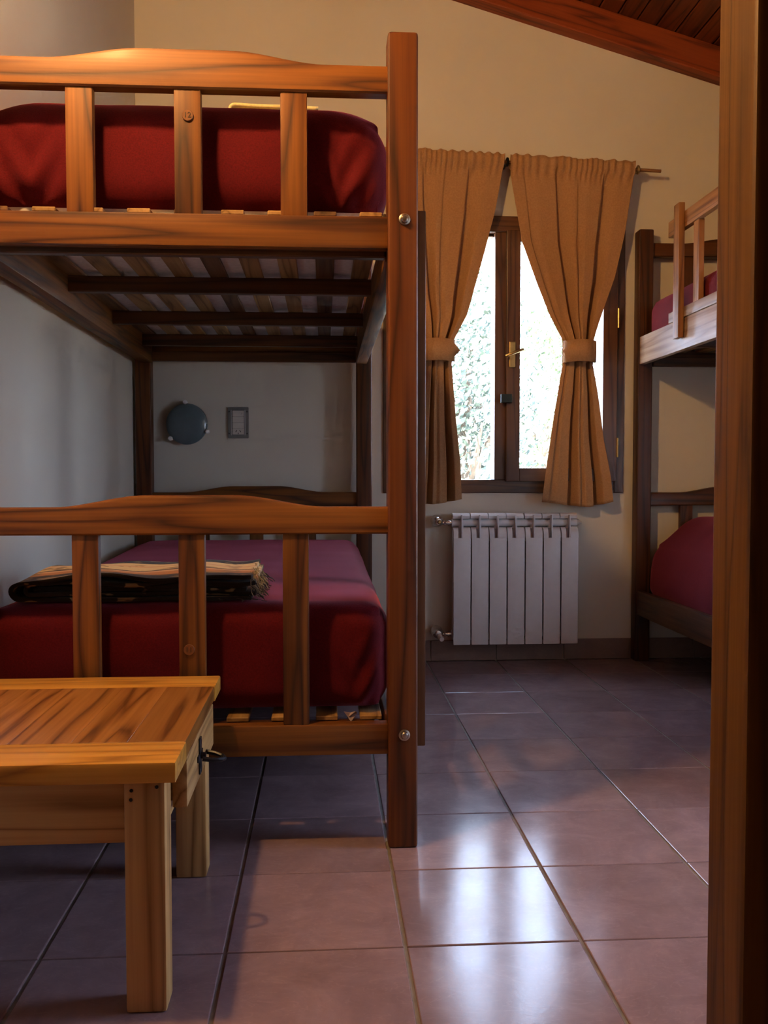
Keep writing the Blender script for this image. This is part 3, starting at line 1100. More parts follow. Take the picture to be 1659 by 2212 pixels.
def mattress(loc, W, L, H, label, warp, under=0.07, re=0.07, tucks=()):
    root = thing('mattress', loc, label, 'mattress', 'mattresses under red wool blankets')
    nx, ny, nz = 56, 96, 18

    def wp(q):
        # soft unevenness of the wool cover, gathered folds toward the lower corners
        nrm = mnoise.noise(Vector((q.x * 6 + loc[0], q.y * 6, q.z * 9 + loc[2])))
        side = (q.z / H)
        dx = dy = 0.0
        if q.y < 0.02:
            dy = -0.006 * nrm - 0.012 * (1 - side) * max(0, mnoise.noise(Vector((q.x * 8, 3.1 + loc[2], q.z * 11 + q.x * 9))))
            for tx, wd in tucks:
                d = q.x - tx
                if abs(d) < wd:
                    a = (1 - abs(d) / wd) * (1 - side) ** 1.3
                    dy += 0.024 * a * math.sin(d * 95 + q.z * 55 * (1 if d < 0 else -1))
        if q.x < 0.02 or q.x > W - 0.02:
            dx = 0.004 * nrm
        dz = 0.003 * nrm if side > 0.9 else 0
        q = Vector((q.x + dx, q.y + dy, q.z + dz))
        return warp(q, W, L, H) if warp else q
    bm = rounded_slab(W, L, H, re, 0.075, nx, ny, nz, wp)
    # open the underside: the blanket is only tucked in around the rim
    dele = []
    for f in bm.faces:
        c = f.calc_center_median()
        if f.normal.z > -0.5 and c.z > 0.004:
            continue
        if c.z < 0.004:
            u = under * (0.75 + 0.6 * mnoise.noise(Vector((c.x * 5, c.y * 5, 1.7))))
            if min(c.x, W - c.x, c.y, L - c.y) > u:
                dele.append(f)
    bmesh.ops.delete(bm, geom=dele, context='FACES')
    o = mk('blanket', bm, M['red'], root, smooth=True)
    o['label'] = 'dark red wool blanket tucked in around the mattress'
    sub = o.modifiers.new('smooth', 'SUBSURF')
    sub.levels = sub.render_levels = 1
    bm = bmesh.new()
    add_box(bm, 0.03, W - 0.03, 0.03, L - 0.03, 0.004, H * 0.6, 0.02, 2)
    core = mk('mattress_body', bm, M['white_cloth'], root, center=True)
    core['label'] = 'white quilted underside of the mattress'
    return root


MX0, MW = -0.800, 0.956
crown = lambda hgt, p=2.0: (lambda q, W, L, H: Vector((q.x, q.y, q.z + hgt * (q.z / H) ** 2 * max(0, 1 - abs(2 * q.x / W - 1) ** p))))


def soft_top(q, W, L, H):
    xx = min(q.x, W - q.x) / 0.15
    return Vector((q.x, q.y, q.z - 0.050 * (q.z / H) ** 2 * max(0.0, 1 - xx) ** 2))


up_m = mattress((MX0, 2.182, 1.4685), MW, 1.92, 0.272, 'red blanketed mattress on the upper level of the left bunk', soft_top, 0.055, 0.085, ((0.845, 0.10), (0.12, 0.12)))


def low_warp(q, W, L, H):
    t = (q.z / H) ** 2
    return Vector((q.x, q.y, q.z + t * (0.028 * sstep(0.3, 1.9, q.y) + 0.004 * max(0, 1 - abs(2 * q.x / W - 1) ** 2))))


lo_m = mattress((MX0, 2.182, 0.3055), MW, 1.92, 0.255, 'red blanketed mattress on the lower level of the left bunk', low_warp, 0.06, 0.060, ((0.88, 0.06),))


def pillow_warp(q, W, L, H):
    t = (q.z / H) ** 2
    b_ = sstep(1.15, 1.55, q.y) * (1 - 0.75 * sstep(1.86, 1.96, q.y))
    xx = min(q.x, W - q.x)
    prof = sstep(-0.02, 0.24, xx)
    dip = 0.35 * math.exp(-((q.y - 1.50) / 0.05) ** 2)
    return Vector((q.x + 0.035 * t * (1 if q.x < W / 2 else -1) * (1 - sstep(0.0, 0.2, xx)), q.y, q.z + t * 0.125 * b_ * prof * (1 - dip * 0.2)))


rl_m = mattress((1.490, RY + 0.075, 0.2955), 0.96, 1.915, 0.262, 'red blanketed mattress with a pillow bulge on the lower level of the right bunk', pillow_warp, 0.06, 0.075)
ru_m = mattress((1.490, RY + 0.075, 1.4525), 0.96, 1.915, 0.215, 'red blanketed mattress behind the guard rail of the right bunk', crown(0.01), 0.06, 0.06)
# torn white scrap hanging below the lower left mattress
bm = bmesh.new()
pts = [(-0.018, 0.016), (0.004, 0.010), (0.022, 0.018), (0.028, 0.010), (0.012, 0.004), (0.006, -0.018), (-0.004, -0.004)]
pts = [(0.800 + 0.058 + a * 0.7, b_ * 0.7 - 0.006) for a, b_ in pts]
A = [bm.verts.new((a, -0.018 + 0.006 * math.sin(i * 2.1), b_)) for i, (a, b_) in enumerate(pts)]
B = [bm.verts.new((v.co.x, v.co.y + 0.0012, v.co.z)) for v in A]
bm.faces.new(A)
bm.faces.new(B[::-1])
for i in range(len(A)):
    j = (i + 1) % len(A)
    bm.faces.new((A[j], A[i], B[i], B[j]))
bmesh.ops.triangulate(bm, faces=bm.faces)
o = mk('torn_label', bm, M['label_cloth'], lo_m, center=True)
o['label'] = 'torn white cloth label hanging from the mattress'

# ------------------------------------------------------------------ folded blankets


def folded(name, loc, paths, y0, y1, th, mat, label, cat, wav, fringe=False, ny=22):
    root = thing(name, loc, label, cat)
    k = 0
    for pth, dy0, dy1 in paths:
        bm = bmesh.new()
        # resample
        P_ = [Vector((p[0], 0, p[1])) for p in pth]
        rows = []
        for j in range(ny + 1):
            y = y0 + dy0 + (y1 + dy1 - y0 - dy0) * j / ny
            row = []
            for p in P_:
                a = mnoise.noise(Vector((p.x * 7 + loc[0], y * 4 + k * 0.7, p.z * 6)))
                e = 0.010 * mnoise.noise(Vector((p.x * 9, k * 1.3, p.z * 30))) * (1 if j in (0, 1) else 0.4)
                hgt = max(0, p.z - 0.012)
                row.append(bm.verts.new((p.x, y + e, p.z + wav * a * min(1, hgt / 0.04))))
            rows.append(row)
        for A, B in zip(rows, rows[1:]):
            for i in range(len(A) - 1):
                bm.faces.new((A[i], A[i + 1], B[i + 1], B[i]))
        bmesh.ops.recalc_face_normals(bm, faces=bm.faces)
        o = thick(mk('fold', bm, mat, root, smooth=True), th)
        k += 1
    return root


def u_path(xr, xl, z0, z1, zr, n=26, zl=None):
    """bottom layer right->left, round the fold, top layer left->right"""
    r = (z1 - z0) / 2
    pts = []
    for i in range(n + 1):
        pts.append((xr + (xl + r - xr) * i / n, z0))
    for i in range(1, 12):
        t = math.pi * i / 12
        pts.append((xl + r - r * math.sin(t), z0 + r - r * math.cos(t)))
    for i in range(n + 1):
        k = i / n
        pts.append((xl + r + (xr - xl - r) * k, z1 + (zr - z1) * k ** 1.4))
    return pts


blk = folded('folded_blanket', (-0.45, 2.39, 0.5665), [
    (u_path(0.275, -0.290, 0.007, 0.054, 0.070), 0.0, 0.0),
    (u_path(0.285, -0.255, 0.019, 0.041, 0.052), 0.004, -0.01),
    (u_path(0.262, -0.235, 0.028, 0.034, 0.040), 0.010, -0.02)],
    -0.165, 0.165, 0.009, M['stripe'], 'folded brown and cream striped blanket on the lower red bed', 'blanket', 0.018)
bm = bmesh.new()
rnd = random.Random(3)
for i in range(70):
    y = -0.165 + 0.30 * i / 70
    p = Vector((0.275 + rnd.uniform(-.006, .004), y, rnd.uniform(0.042, 0.072)))
    pts = [p]
    for s in range(4):
        p = p + Vector((rnd.uniform(0.0, 0.009), rnd.uniform(-.006, .006), -rnd.uniform(0.006, 0.014)))
        p.z = max(p.z, 0.004)
        pts.append(p)
    add_tube(bm, pts, 0.0011, 4)
o = mk('fringe', bm, M['fringe'], blk)
o['kind'] = 'stuff'
bm = bmesh.new()
for i in range(60):
    y = -0.165 + 0.32 * i / 60
    p = Vector((0.276 + rnd.uniform(-.01, .006), y, rnd.uniform(0.014, 0.05)))
    pts = [p]
    for s in range(4):
        p = p + Vector((rnd.uniform(0.001, 0.011), rnd.uniform(-.007, .007), -rnd.uniform(0.001, 0.010)))
        p.z = max(p.z, 0.003)
        pts.append(p)
    add_tube(bm, pts, 0.0011, 4)
for i in range(3):   # stray threads on the red blanket
    p = Vector((0.20 + 0.04 * i, -0.17, 0.008))
    pts = [p]
    for s in range(6):
        p = p + Vector((rnd.uniform(-0.010, 0.012), -rnd.uniform(0.001, 0.006), -0.0008))
        pts.append(p)
    add_tube(bm, pts, 0.0006, 4)
o = mk('fringe', bm, M['fringe_dark'], blk)
o['kind'] = 'stuff'
folded('folded_sheet', (-0.115, 2.42, 1.7435), [
    (u_path(0.105, -0.110, 0.005, 0.029, 0.022), 0.0, 0.0)],
    -0.11, 0.11, 0.008, M['cream_cloth'], 'pale yellow folded sheet peeking over the upper red mattress', 'sheet', 0.004)

# ------------------------------------------------------------------ low table
TXR, TYF, TYB, TZ = -0.235, 1.460, 2.100, 0.415
TXL = -0.825
tb = thing('coffee_table', ((TXL + TXR) / 2, (TYF + TYB) / 2, 0), 'low honey-coloured wooden table with a drawer in front of the bunk', 'table')
OT = tb.location


def tpart(name, b, mat, bev=0.003, seg=2, parent=None):
    bm = bmesh.new()
    add_box(bm, b[0] - OT.x, b[1] - OT.x, b[2] - OT.y, b[3] - OT.y, b[4] - OT.z, b[5] - OT.z, bev, seg)
    o = mk(name, bm, mat, parent or tb, center=True)
    return smooth_auto(o, 0.5)


te = wood('table_edge', 'x')
tpart('edge_board', (TXL, TXR, TYF, TYF + 0.118, TZ - 0.034, TZ), te, 0.004)
tpart('edge_board', (TXL, TXR, TYB - 0.108, TYB, TZ - 0.034, TZ), te, 0.004)
pxs = [TXL, -0.735, -0.628, -0.535, -0.430, -0.335, TXR - 0.002]
for a, b_ in zip(pxs, pxs[1:]):
    tpart('top_plank', (a, b_ - 0.0002, TYF + 0.1182, TYB - 0.1082, TZ - 0.030, TZ - 0.0005), wood('table_top', 'y'), 0.0004, 1)
LG = 0.066
leg = wood('table_leg', 'z')
for lx in (-0.321, -0.805):
    for ly in (1.478, 1.982):
        bm = bmesh.new()
        add_box(bm, lx - OT.x, lx + LG - OT.x, ly - OT.y, ly + 0.060 - OT.y, 0.0, TZ - 0.0335, 0.007, 2)
        smooth_auto(mk('leg', bm, leg, tb, center=True), 0.5)
tpart('apron', (-0.740, -0.320, 1.492, 1.514, 0.275, TZ - 0.034), wood('table_leg', 'x'), 0.002)
tpart('apron', (-0.740, -0.320, 2.006, 2.028, 0.275, TZ - 0.034), wood('table_leg', 'x'), 0.002)
tpart('apron', (-0.795, -0.773, 1.535, 1.985, 0.275, TZ - 0.034), wood('table_leg', 'y'), 0.002)
tpart('apron', (-0.290, -0.268, 1.535, 1.985, 0.275, 0.300), wood('table_leg', 'y'), 0.002)
dr = tpart('drawer', (-0.262, -0.236, 1.588, 1.965, 0.296, TZ - 0.031), wood('table_leg', 'y'), 0.003)
tpart('drawer_box', (-0.70, -0.262, 1.60, 1.955, 0.304, TZ - 0.045), wood('pale', 'x'), 0.002)
# iron pull: plate and drop ring
bm = bmesh.new()
hy = 1.742 - (1.588 + 1.965) / 2
add_box(bm, 0.013, 0.0165, hy - 0.010, hy + 0.012, -0.034, 0.034, 0.001)
add_box(bm, 0.013, 0.0165, hy - 0.030, hy + 0.030, -0.006, 0.006, 0.001)
pl = mk('handle_plate', bm, M['iron'], dr)
bm = bmesh.new()
add_cyl(bm, (0.016, hy, 0.0), (0.026, hy, 0.0), 0.006, n=10)
add_tube(bm, [(0.022, hy - 0.022, 0.0), (0.040, hy - 0.020, -0.003), (0.055, hy - 0.010, -0.006), (0.060, hy + 0.002, -0.007), (0.055, hy + 0.014, -0.006), (0.040, hy + 0.022, -0.003), (0.022, hy + 0.024, 0.0)], 0.0045, 8)
smooth_auto(mk('pull', bm, M['iron'], dr))
for (px, pz) in ((-0.308, 0.365), (-0.309, 0.350), (-0.268, 0.370)):
    bm = bmesh.new()
    add_lathe(bm, [(0.003, 0.0), (0.003, 0.001), (0.0, 0.0014)], (px - OT.x, 1.4782 - OT.y, pz), (0, -1, 0), 10)
    mk('nail', bm, M['iron'], tb, center=True)

# ------------------------------------------------------------------ curtains and rod
YC = YB - 0.085


def rod_z(x):
    return 2.302 - 0.037 * (x - 0.43)


rod = thing('curtain_rod', (0.84, YC, rod_z(0.84)), 'thin wooden curtain rod above the window', 'curtain rod')
bm = bmesh.new()
add_cyl(bm, (0.235 - 0.84, 0, rod_z(0.235) - rod_z(0.84)), (1.545 - 0.84, 0, rod_z(1.545) - rod_z(0.84)), 0.0075, n=12)
smooth_auto(mk('rod', bm, wood('rod', 'x'), rod))
for bxk in (0.28, 0.834, 1.438):
    bm = bmesh.new()
    z = rod_z(bxk) - rod_z(0.84)
    ring = []
    for i in range(17):
        t = 2 * math.pi * i / 16
        ring.append((bxk - 0.84, 0.015 * math.cos(t), z + 0.015 * math.sin(t)))
    add_tube(bm, ring, 0.006, 8)
    add_cyl(bm, (bxk - 0.84, 0.016, z), (bxk - 0.84, YB - YC + 0.004, z), 0.006, n=10)
    smooth_auto(mk('eye_bracket', bm, M['brass'] if bxk > 1 else M['iron'], rod))


def curtain(label, left_tab, right_tab, hem_tab, tie_x, tip, seed, pleats):
    root = thing('curtain', ((left_tab[-1][1] + right_tab[-1][1]) / 2, YC, 0.74), label, 'curtain', 'tied-back tan curtains')
    ox, oz = root.location.x, root.location.z
    nu, nv = 200, 100
    ztop = 2.318
    rows = []
    bm = bmesh.new()
    for j in range(nv + 1):
        v = j / nv
        zz = ztop + (0.742 - ztop) * v
        xa, xb = interp(left_tab, -zz), interp(right_tab, -zz)
        # fold depth: shallow under the heading, deep near the tie, medium at the hem
        tie = math.exp(-((zz - 1.43) / 0.20) ** 2)
        row = []
        for i in range(nu + 1):
            u = i / nu
            ph = 2 * math.pi * 2.0 * u + seed
            head = math.exp(-((zz - 2.285) / 0.035) ** 2)
            amp = 0.4 + 0.6 * sstep(2.25, 1.7, zz)
            if zz < 1.40:
                amp = 0.75 + 0.55 * sstep(1.40, 0.9, zz)
            # a few uneven pleats, each with its own depth and sharpness
            fold = 0.0
            for pc, pw_, pd in pleats:
                fold -= pd * sstep(pc - 0.008, pc + 0.006, u) * (1 - sstep(pc + 0.02, pc + pw_, u))
            fold = amp * (fold + 0.005 * math.sin(2 * math.pi * 2.1 * u + seed))
            gath = 0.007 * math.sin(2 * math.pi * 19 * u + 4 * math.sin(9 * u + seed)) * sstep(2.20, 2.30, zz)
            dpt = fold * (1 - 0.75 * head) + gath
            # pinch towards the middle of the tie
            edge = 0.030 * tie * (1 - (2 * u - 1) ** 2)
            x = xa + (xb - xa) * (u + 0.012 * math.cos(ph) * sstep(2.25, 1.9, zz))
            y = -dpt - edge - 0.013 * sstep(2.27, 2.30, zz) * (1 if zz < 2.31 else 0.6)
            if zz > 2.262:
                y = -0.0125 - 0.5 * gath - 0.004
            ripple = 0.004 * math.sin(2 * math.pi * 9 * u + 7 * math.sin(5 * u + seed)) if j == 0 else 0.0
            sl = rod_z(x) - rod_z(0.84) if zz > 1.6 else 0
            hem = interp(hem_tab, u) * sstep(1.1, 0.742, zz)
            z = zz + sl * sstep(1.6, 2.2, zz) + ripple + hem + 0.004 * math.sin(ph * 0.5) * v
            row.append(bm.verts.new((x - ox, y, z - oz)))
        rows.append(row)
    for A, B in zip(rows, rows[1:]):
        for i in range(nu):
            bm.faces.new((A[i], B[i], B[i + 1], A[i + 1]))
    # the back of the rod pocket
    pocket = []
    top = rows[0]
    prev = top
    for k in range(1, 7):
        row = []
        for i in range(nu + 1):
            src = top[i].co
            row.append(bm.verts.new((src.x, src.y + 0.005 * k if k < 6 else src.y + 0.03, src.z - 0.010 * (k - 1) - (0.0 if k < 2 else 0.004))))
        for i in range(nu):
            bm.faces.new((prev[i], prev[i + 1], row[i + 1], row[i]))
        prev = row
    bmesh.ops.recalc_face_normals(bm, faces=bm.faces)
    thick(mk('cloth', bm, M['curtain'], root, smooth=True), 0.002)
    # tieback band with a pointed end
    bm = bmesh.new()
    xa, xb = tie_x
    xc, a = (xa + xb) / 2 - ox, (xb - xa) / 2 + 0.003
    n = 40
    zb0, zb1 = 1.384 - oz, 1.482 - oz
    rings = []
    for i in range(n):
        t = 2 * math.pi * i / n
        x, y = xc + a * math.cos(t), -0.028 + (0.048 if math.sin(t) < 0 else 0.040) * math.sin(t)
        bulge = 0.002 * math.sin(3 * t)
        rings.append([bm.verts.new((x, y, zb0 + bulge)), bm.verts.new((x * 1.0, y - 0.003, (zb0 + zb1) / 2)), bm.verts.new((x, y, zb1 + bulge))])
    for i in range(n):
        A, B = rings[i], rings[(i + 1) % n]
        for k in range(2):
            bm.faces.new((A[k], B[k], B[k + 1], A[k + 1]))
    # overlapping pointed flap in front
    s = 1 if tip > xc + ox else -1
    fx = [tip - ox, xc + s * (a - 0.018), xc - s * a * 0.55]
    zc_ = (zb0 + zb1) / 2
    prof = [(fx[0], zc_, 0.040), (fx[1], zb1 - 0.004, 0.063), (fx[2], zb1 + 0.001, 0.080), (fx[2], zb0 - 0.001, 0.080), (fx[1], zb0 + 0.004, 0.063)]
    vs_ = [bm.verts.new((px, -dy_, pz)) for px, pz, dy_ in prof]
    bm.faces.new(vs_)
    bmesh.ops.recalc_face_normals(bm, faces=bm.faces)
    thick(smooth_auto(mk('tieback', bm, M['curtain'], root), 0.9), 0.003)
    return root


cR_l = [(-2.33, 0.846), (-2.226, 0.850), (-1.936, 0.898), (-1.749, 0.968), (-1.603, 1.029), (-1.488, 1.092), (-1.372, 1.092), (-1.14, 1.053), (-0.927, 1.022), (-0.74, 0.998)]
cR_r = [(-2.33, 1.425), (-2.268, 1.421), (-1.985, 1.374), (-1.775, 1.329), (-1.585, 1.264), (-1.49, 1.236), (-1.373, 1.234), (-1.246, 1.258), (-1.034, 1.286), (-0.863, 1.320), (-0.74, 1.334)]
cL_l = [(-2.33, 0.262), (-2.1, 0.275), (-1.9, 0.310), (-1.7, 0.360), (-1.49, 0.435), (-1.372, 0.437), (-1.14, 0.415), (-0.927, 0.395), (-0.74, 0.378)]
cL_r = [(-2.33, 0.822), (-2.277, 0.818), (-2.059, 0.781), (-1.892, 0.739), (-1.599, 0.655), (-1.478, 0.590), (-1.369, 0.584), (-1.138, 0.603), (-0.927, 0.625), (-0.74, 0.633)]
curtain('tan curtain tied back over the right half of the window', cR_l, cR_r, [(0, 0.004), (0.35, -0.012), (0.7, -0.015), (1, 0.005)], (1.096, 1.238), 1.086, 0.6,
        ((0.11, 0.12, 0.012), (0.37, 0.16, 0.042), (0.55, 0.10, 0.012), (0.76, 0.13, 0.048)))
curtain('tan curtain tied back over the left half, beside the bunk post', cL_l, cL_r, [(0, -0.006), (0.5, 0.0), (1, 0.016)], (0.432, 0.588), 0.616, 2.4,
        ((0.14, 0.12, 0.014), (0.34, 0.14, 0.040), (0.52, 0.10, 0.012), (0.72, 0.15, 0.048)))

# ------------------------------------------------------------------ radiator
RDX, RDZ = 0.589, 0.095
rd = thing('radiator', (0.88, YB - 0.10, 0.0), 'white seven-section wall radiator under the window', 'radiator')
PITCH = 0.0832
yF = -0.020            # front face, local y (wall is at +0.10)


def rad_section():
    bm = bmesh.new()
    w = 0.0785
    z0, zs, z1 = 0.095, 0.585, 0.695
    # front plate with rounded bottom corners
    add_box(bm, 0, w, yF, yF + 0.006, z0, zs, 0.004, 2)
    # middle web and water core, rear plate
    add_box(bm, w / 2 - 0.002, w / 2 + 0.002, yF + 0.004, yF + 0.085, z0 + 0.01, z1 - 0.006)
    add_cyl(bm, (w / 2, yF + 0.045, z0 + 0.03), (w / 2, yF + 0.045, z1 - 0.03), 0.012, n=10)
    add_box(bm, 0.004, w - 0.004, yF + 0.080, yF + 0.085, z0 + 0.01, z1 - 0.01)
    for fx in (0.010, w - 0.012):
        add_box(bm, fx, fx + 0.002, yF + 0.004, yF + 0.070, z0 + 0.012, zs - 0.02)
    # curved upper lip of the front plate: swept back to the header with a slot left of the web

    def lip(xa, xb, za, zb, depth, n=7):
        rows = []
        for k in range(n + 1):
            t = k / n
            y = yF + depth * (1 - math.cos(t * math.pi / 2))
            z = za + (zb - za) * math.sin(t * math.pi / 2)
            rows.append([(xa, y, z), (xb, y, z)])
        V = [[bm.verts.new(p) for p in r] for r in rows]
        V2 = [[bm.verts.new((p[0], p[1] + 0.003, p[2] - 0.002)) for p in r] for r in rows]
        for A, B in zip(V, V[1:]):
            bm.faces.new((A[0], A[1], B[1], B[0]))
        for A, B in zip(V2, V2[1:]):
            bm.faces.new((A[0], B[0], B[1], A[1]))
        for k in range(n):
            bm.faces.new((V[k][0], V[k + 1][0], V2[k + 1][0], V2[k][0]))
            bm.faces.new((V[k][1], V2[k][1], V2[k + 1][1], V[k + 1][1]))
    lip(0.0, 0.022, zs - 0.002, 0.632, 0.030)
    lip(w / 2 + 0.002, w, zs - 0.002, 0.632, 0.030)
    add_box(bm, 0.0, w, yF + 0.029, yF + 0.033, 0.627, 0.632)
    # top cap, rounded towards the front
    prof = [(0.030, 0.672), (0.027, 0.684), (0.032, 0.692), (0.042, 0.696), (0.082, 0.696), (0.085, 0.690), (0.085, 0.684), (0.040, 0.684), (0.034, 0.676)]
    A = [bm.verts.new((0.0, yF + a, b_)) for a, b_ in prof]
    B = [bm.verts.new((w, yF + a, b_)) for a, b_ in prof]
    bm.faces.new(A)
    bm.faces.new(B[::-1])
    for i in range(len(A)):
        j = (i + 1) % len(A)
        bm.faces.new((A[j], A[i], B[i], B[j]))
    # vertical bridge in front of the header between lip and cap
    add_box(bm, w / 2 - 0.0025, w / 2 + 0.0025, yF + 0.003, yF + 0.040, zs - 0.01, 0.686)
    # headers
    add_cyl(bm, (-0.0025, yF + 0.052, 0.652), (w + 0.0025, yF + 0.052, 0.652), 0.018, n=18)
    add_cyl(bm, (-0.0025, yF + 0.052, 0.138), (w + 0.0025, yF + 0.052, 0.138), 0.018, n=18)
    bmesh.ops.recalc_face_normals(bm, faces=bm.faces)
    me = bpy.data.meshes.new('section')
    bm.to_mesh(me)
    bm.free()
    me.materials.append(M['enamel'])
    me.polygons.foreach_set('use_smooth', [True] * len(me.polygons))
    me.set_sharp_from_angle(angle=0.6)
    return me


sec = rad_section()
for k in range(7):
    o = bpy.data.objects.new('section', sec)
    COL.objects.link(o)
    o.parent = rd
    o.location = (RDX + k * PITCH - 0.88, 0, 0)
for nm, zz in (('valve', 0.660), ('valve', 0.146)):
    bm = bmesh.new()
    xc = 0.521 - 0.88
    yv = 0.032
    # rosette and ball against the wall, stub to the header
    add_lathe(bm, [(0.0, -0.014), (0.014, -0.012), (0.022, -0.002), (0.025, 0.012), (0.025, 0.030), (0.028, 0.060), (0.028, 0.068)], (xc, yv - 0.030, zz), (0, 1, 0), 20)
    dz = -0.008
    add_cyl(bm, (xc + 0.015, yv, zz + dz), (xc + 0.034, yv, zz + dz), 0.009, n=14)
    add_cyl(bm, (xc + 0.030, yv, zz + dz), (xc + 0.038, yv, zz + dz), 0.013, n=6)
    add_cyl(bm, (xc + 0.038, yv, zz + dz), (xc + 0.050, yv, zz + dz), 0.009, n=14)
    add_cyl(bm, (xc + 0.048, yv, zz + dz), (xc + 0.054, yv, zz + dz), 0.014, n=16)
    add_cyl(bm, (xc + 0.052, yv, zz + dz), (xc + 0.070, yv, zz + dz), 0.010, n=14)
    vo = smooth_auto(mk(nm, bm, M['chrome'], rd))
    if zz < 0.3:
        bm = bmesh.new()
        add_cyl(bm, (xc + 0.006, yv - 0.034, zz - 0.010), (xc + 0.012, yv - 0.075, zz - 0.020), 0.0125, 0.0105, n=16)
        o = smooth_auto(mk('valve_cap', bm, M['white_plastic'], vo))
        o['label'] = 'white plastic valve cap'
    else:
        bm = bmesh.new()
        add_lathe(bm, [(0.0, 0.0), (0.010, 0.0), (0.010, 0.006), (0.006, 0.010), (0.0, 0.010)], (xc + 0.004, yv - 0.042, zz - 0.002), (0, -1, 0), 12)
        smooth_auto(mk('valve_spindle', bm, M['brass'], vo))
bm = bmesh.new()
xe = RDX + 7 * PITCH - 0.88
add_cyl(bm, (xe - 0.003, 0.032, 0.652), (xe + 0.006, 0.032, 0.652), 0.016, n=16)
add_cyl(bm, (xe + 0.006, 0.032, 0.652), (xe + 0.014, 0.032, 0.652), 0.010, n=6)
add_cyl(bm, (xe + 0.014, 0.032, 0.652), (xe + 0.022, 0.032, 0.652), 0.006, n=10)
smooth_auto(mk('bleed_valve', bm, M['white_plastic'], rd))
for xk in (0.70 - 0.88, 1.05 - 0.88):
    bm = bmesh.new()
    add_box(bm, xk - 0.008, xk + 0.008, 0.064, 0.102, 0.640, 0.652)
    mk('wall_hook', bm, M['steel'], rd)

# ------------------------------------------------------------------ wall lamps and socket


def wall_lamp(loc, rotz, label, glass):
    root = thing('wall_lamp', loc, label, 'lamp', 'round glass wall lamps', rotz=rotz)
    bm = bmesh.new()
    add_lathe(bm, [(0.0, 0.0), (0.062, 0.0), (0.062, 0.020), (0.058, 0.024), (0.0, 0.024)], (0, 0, 0), (0, -1, 0), 32)
    smooth_auto(mk('base', bm, M['white_plastic'], root))
    bm = bmesh.new()
    R = 0.093
    prof = [(R, 0.030), (R * 1.005, 0.034)]
    for i in range(1, 9):
        t = i / 8
        prof.append((R * math.cos(t * math.pi / 2 * 0.985) if i < 8 else 0.0, 0.034 + 0.022 * math.sin(t * math.pi / 2)))
    inner = [(0.0, 0.051), (R * 0.5, 0.048), (R * 0.85, 0.040), (R * 0.97, 0.030), (R, 0.030)]
    add_lathe(bm, prof + inner, (0, 0, 0), (0, -1, 0), 40)
    bmesh.ops.recalc_face_normals(bm, faces=bm.faces)
    smooth_auto(mk('glass_shade', bm, glass, root), 0.9)
    for a in (94, 222, 340):
        c, s = math.cos(math.radians(a)), math.sin(math.radians(a))
        bm = bmesh.new()
        p = Vector((c * 0.0985, 0, s * 0.0985))
        add_cyl(bm, p + Vector((0, 0.0, 0)), p + Vector((0, -0.042, 0)), 0.0075, n=14)
        add_lathe(bm, [(0.010, 0.038), (0.010, 0.048), (0.007, 0.053), (0.0, 0.054)], p, (0, -1, 0), 16)
        smooth_auto(mk('clip', bm, M['enamel'], root))
    return root


wall_lamp((-0.618, YB, 1.104), 0, 'unlit round blue-grey glass lamp on the back wall inside the bunk', M['shade'])
wall_lamp((XL, 1.50, 2.46), math.pi / 2, 'lit round glass lamp high on the left wall', M['lamp_on'])
point_lamp('lamp_light', (XL + 0.17, 1.50, 2.46), LAMP_WATTS, WARM, 0.05)
so = thing('wall_socket', (-0.389, YB, 1.112), 'grey wall plate with socket and blank modules beside the round lamp', 'socket')
bm = bmesh.new()
add_box(bm, -0.047, 0.047, -0.012, 0.0, -0.071, 0.071, 0.004, 2)
smooth_auto(mk('plate', bm, M['grey_plastic'], so))
bm = bmesh.new()
add_box(bm, -0.034, -0.029, -0.0145, -0.011, -0.058, 0.058, 0.001)
add_box(bm, 0.028, 0.033, -0.0145, -0.011, -0.058, 0.058, 0.001)
mk('bezel', bm, M['bezel'], so)
for k in range(4):
    z = 0.0415 - k * 0.0275
    bm = bmesh.new()
    add_box(bm, -0.026, 0.026, -0.0155, -0.010, z - 0.0133, z + 0.0133, 0.001)
    mo = mk('module', bm, M['white_plastic'], so)
    if k == 3:
        bm = bmesh.new()
        for (cx, cz, ang) in ((-0.009, 0.002, -0.5), (0.009, 0.002, 0.5), (0.0, -0.0085, 0.0)):
            ca, sa = math.cos(ang), math.sin(ang)
            q = [(-0.0016, -0.005), (0.0016, -0.005), (0.0016, 0.005), (-0.0016, 0.005)]
            if ang == 0:
                q = [(a, b_ * 0.7) for a, b_ in q]
            ring = [bm.verts.new((cx + a * ca - b_ * sa, -0.0158, z + cz + a * sa + b_ * ca)) for a, b_ in q]
            bm.faces.new(ring)
        mk('socket_slot', bm, M['black'], mo)
    if k == 0:
        bm = bmesh.new()
        add_box(bm, 0.016, 0.0175, -0.0160, -0.0150, z - 0.004, z + 0.004)
        mk('mark', bm, M['black'], mo)
for sx in (-0.041, 0.040):
    for sz in (-0.050, 0.050):
        bm = bmesh.new()
        add_cyl(bm, (sx, -0.011, sz), (sx, -0.0128, sz), 0.0032, n=10)
        mk('screw', bm, M['black'], so)

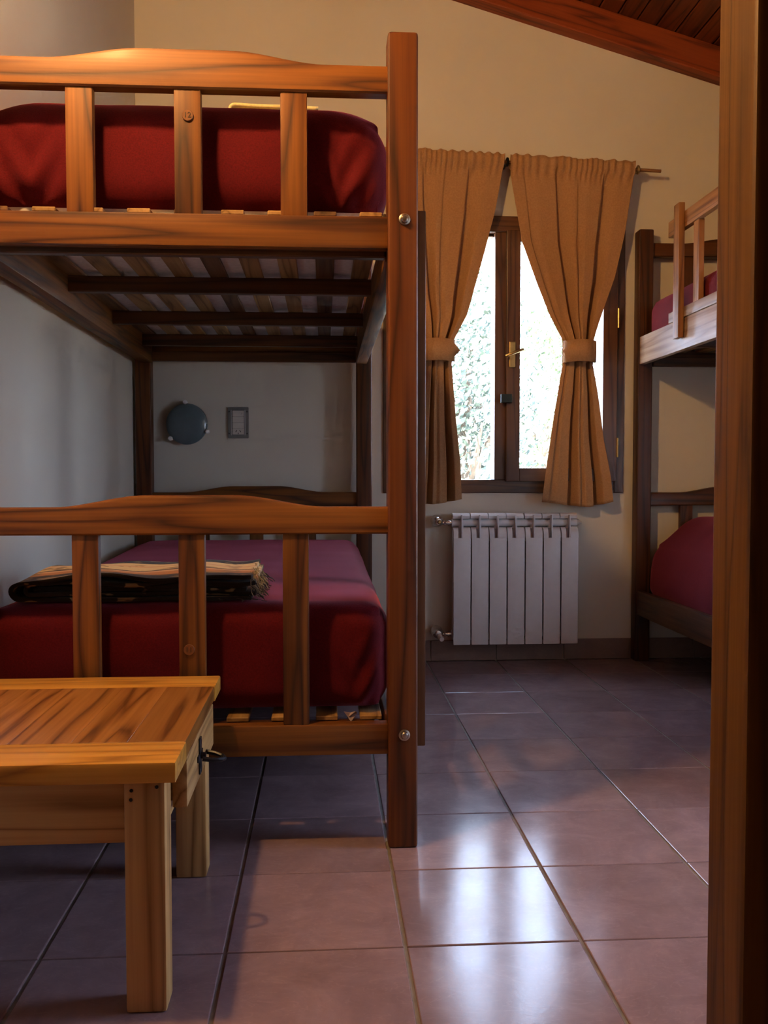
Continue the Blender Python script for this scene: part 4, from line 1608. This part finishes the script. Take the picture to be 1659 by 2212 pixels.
# ------------------------------------------------------------------ outdoors
lawn = box('ground', (-30, 40, -20, 45, -0.75, -0.45), M['lawn'], None, 0)
tag(struct(lawn), 'sunlit ground outside the window')


def tree(loc, h, rx, n, label, mat, seed):
    root = thing('tree', loc, label, 'tree', 'trees outside the window')
    rnd = random.Random(seed)
    bm = bmesh.new()
    add_tube(bm, [(0, 0, 0), (0.05, 0.02, h * 0.25), (-0.04, 0, h * 0.5), (0.05, 0.05, h * 0.8)], [0.13, 0.10, 0.07, 0.03], 8)
    for k in range(7):
        a = rnd.uniform(0, 6.28)
        z = h * rnd.uniform(0.25, 0.6)
        add_tube(bm, [(0, 0, z), (math.cos(a) * rx * 0.4, math.sin(a) * rx * 0.4, z + 0.3), (math.cos(a) * rx * 0.8, math.sin(a) * rx * 0.8, z + 0.7)], [0.05, 0.03, 0.012], 6)
    mk('trunk', bm, M['bark'], root)
    bm = bmesh.new()
    cl_ = []
    for k in range(34):
        a = rnd.uniform(0, 6.28)
        z = rnd.uniform(0.12, 1.0)
        r = rx * math.sin(min(1, max(0.15, z * 0.9 + 0.1)) * math.pi * 0.85 + 0.25) * rnd.uniform(0.35, 1.0)
        cl_.append(Vector((math.cos(a) * r, math.sin(a) * r, h * z)))
    for i in range(n):
        c = rnd.choice(cl_)
        p = c + Vector((rnd.gauss(0, 0.26), rnd.gauss(0, 0.26), rnd.gauss(0, 0.22)))
        s = rnd.uniform(0.025, 0.055)
        u = Vector((rnd.gauss(0, 1), rnd.gauss(0, 1), rnd.gauss(0, 1))).normalized()
        v = u.orthogonal().normalized()
        w = u.cross(v)
        q = [p - v * s, p + w * s * 0.5, p + v * s * 1.2, p - w * s * 0.5]
        bm.faces.new([bm.verts.new(t) for t in q])
    o = mk('crown', bm, mat, root)
    o['kind'] = 'stuff'


tree((1.45, 9.3, -0.45), 3.3, 0.75, 8000, 'leafy tree seen through the left window pane', M['leaf_blue'], 1)
tree((3.15, 12.8, -0.45), 3.4, 0.8, 4500, 'leafy tree seen through the right window pane', M['leaf'], 2)
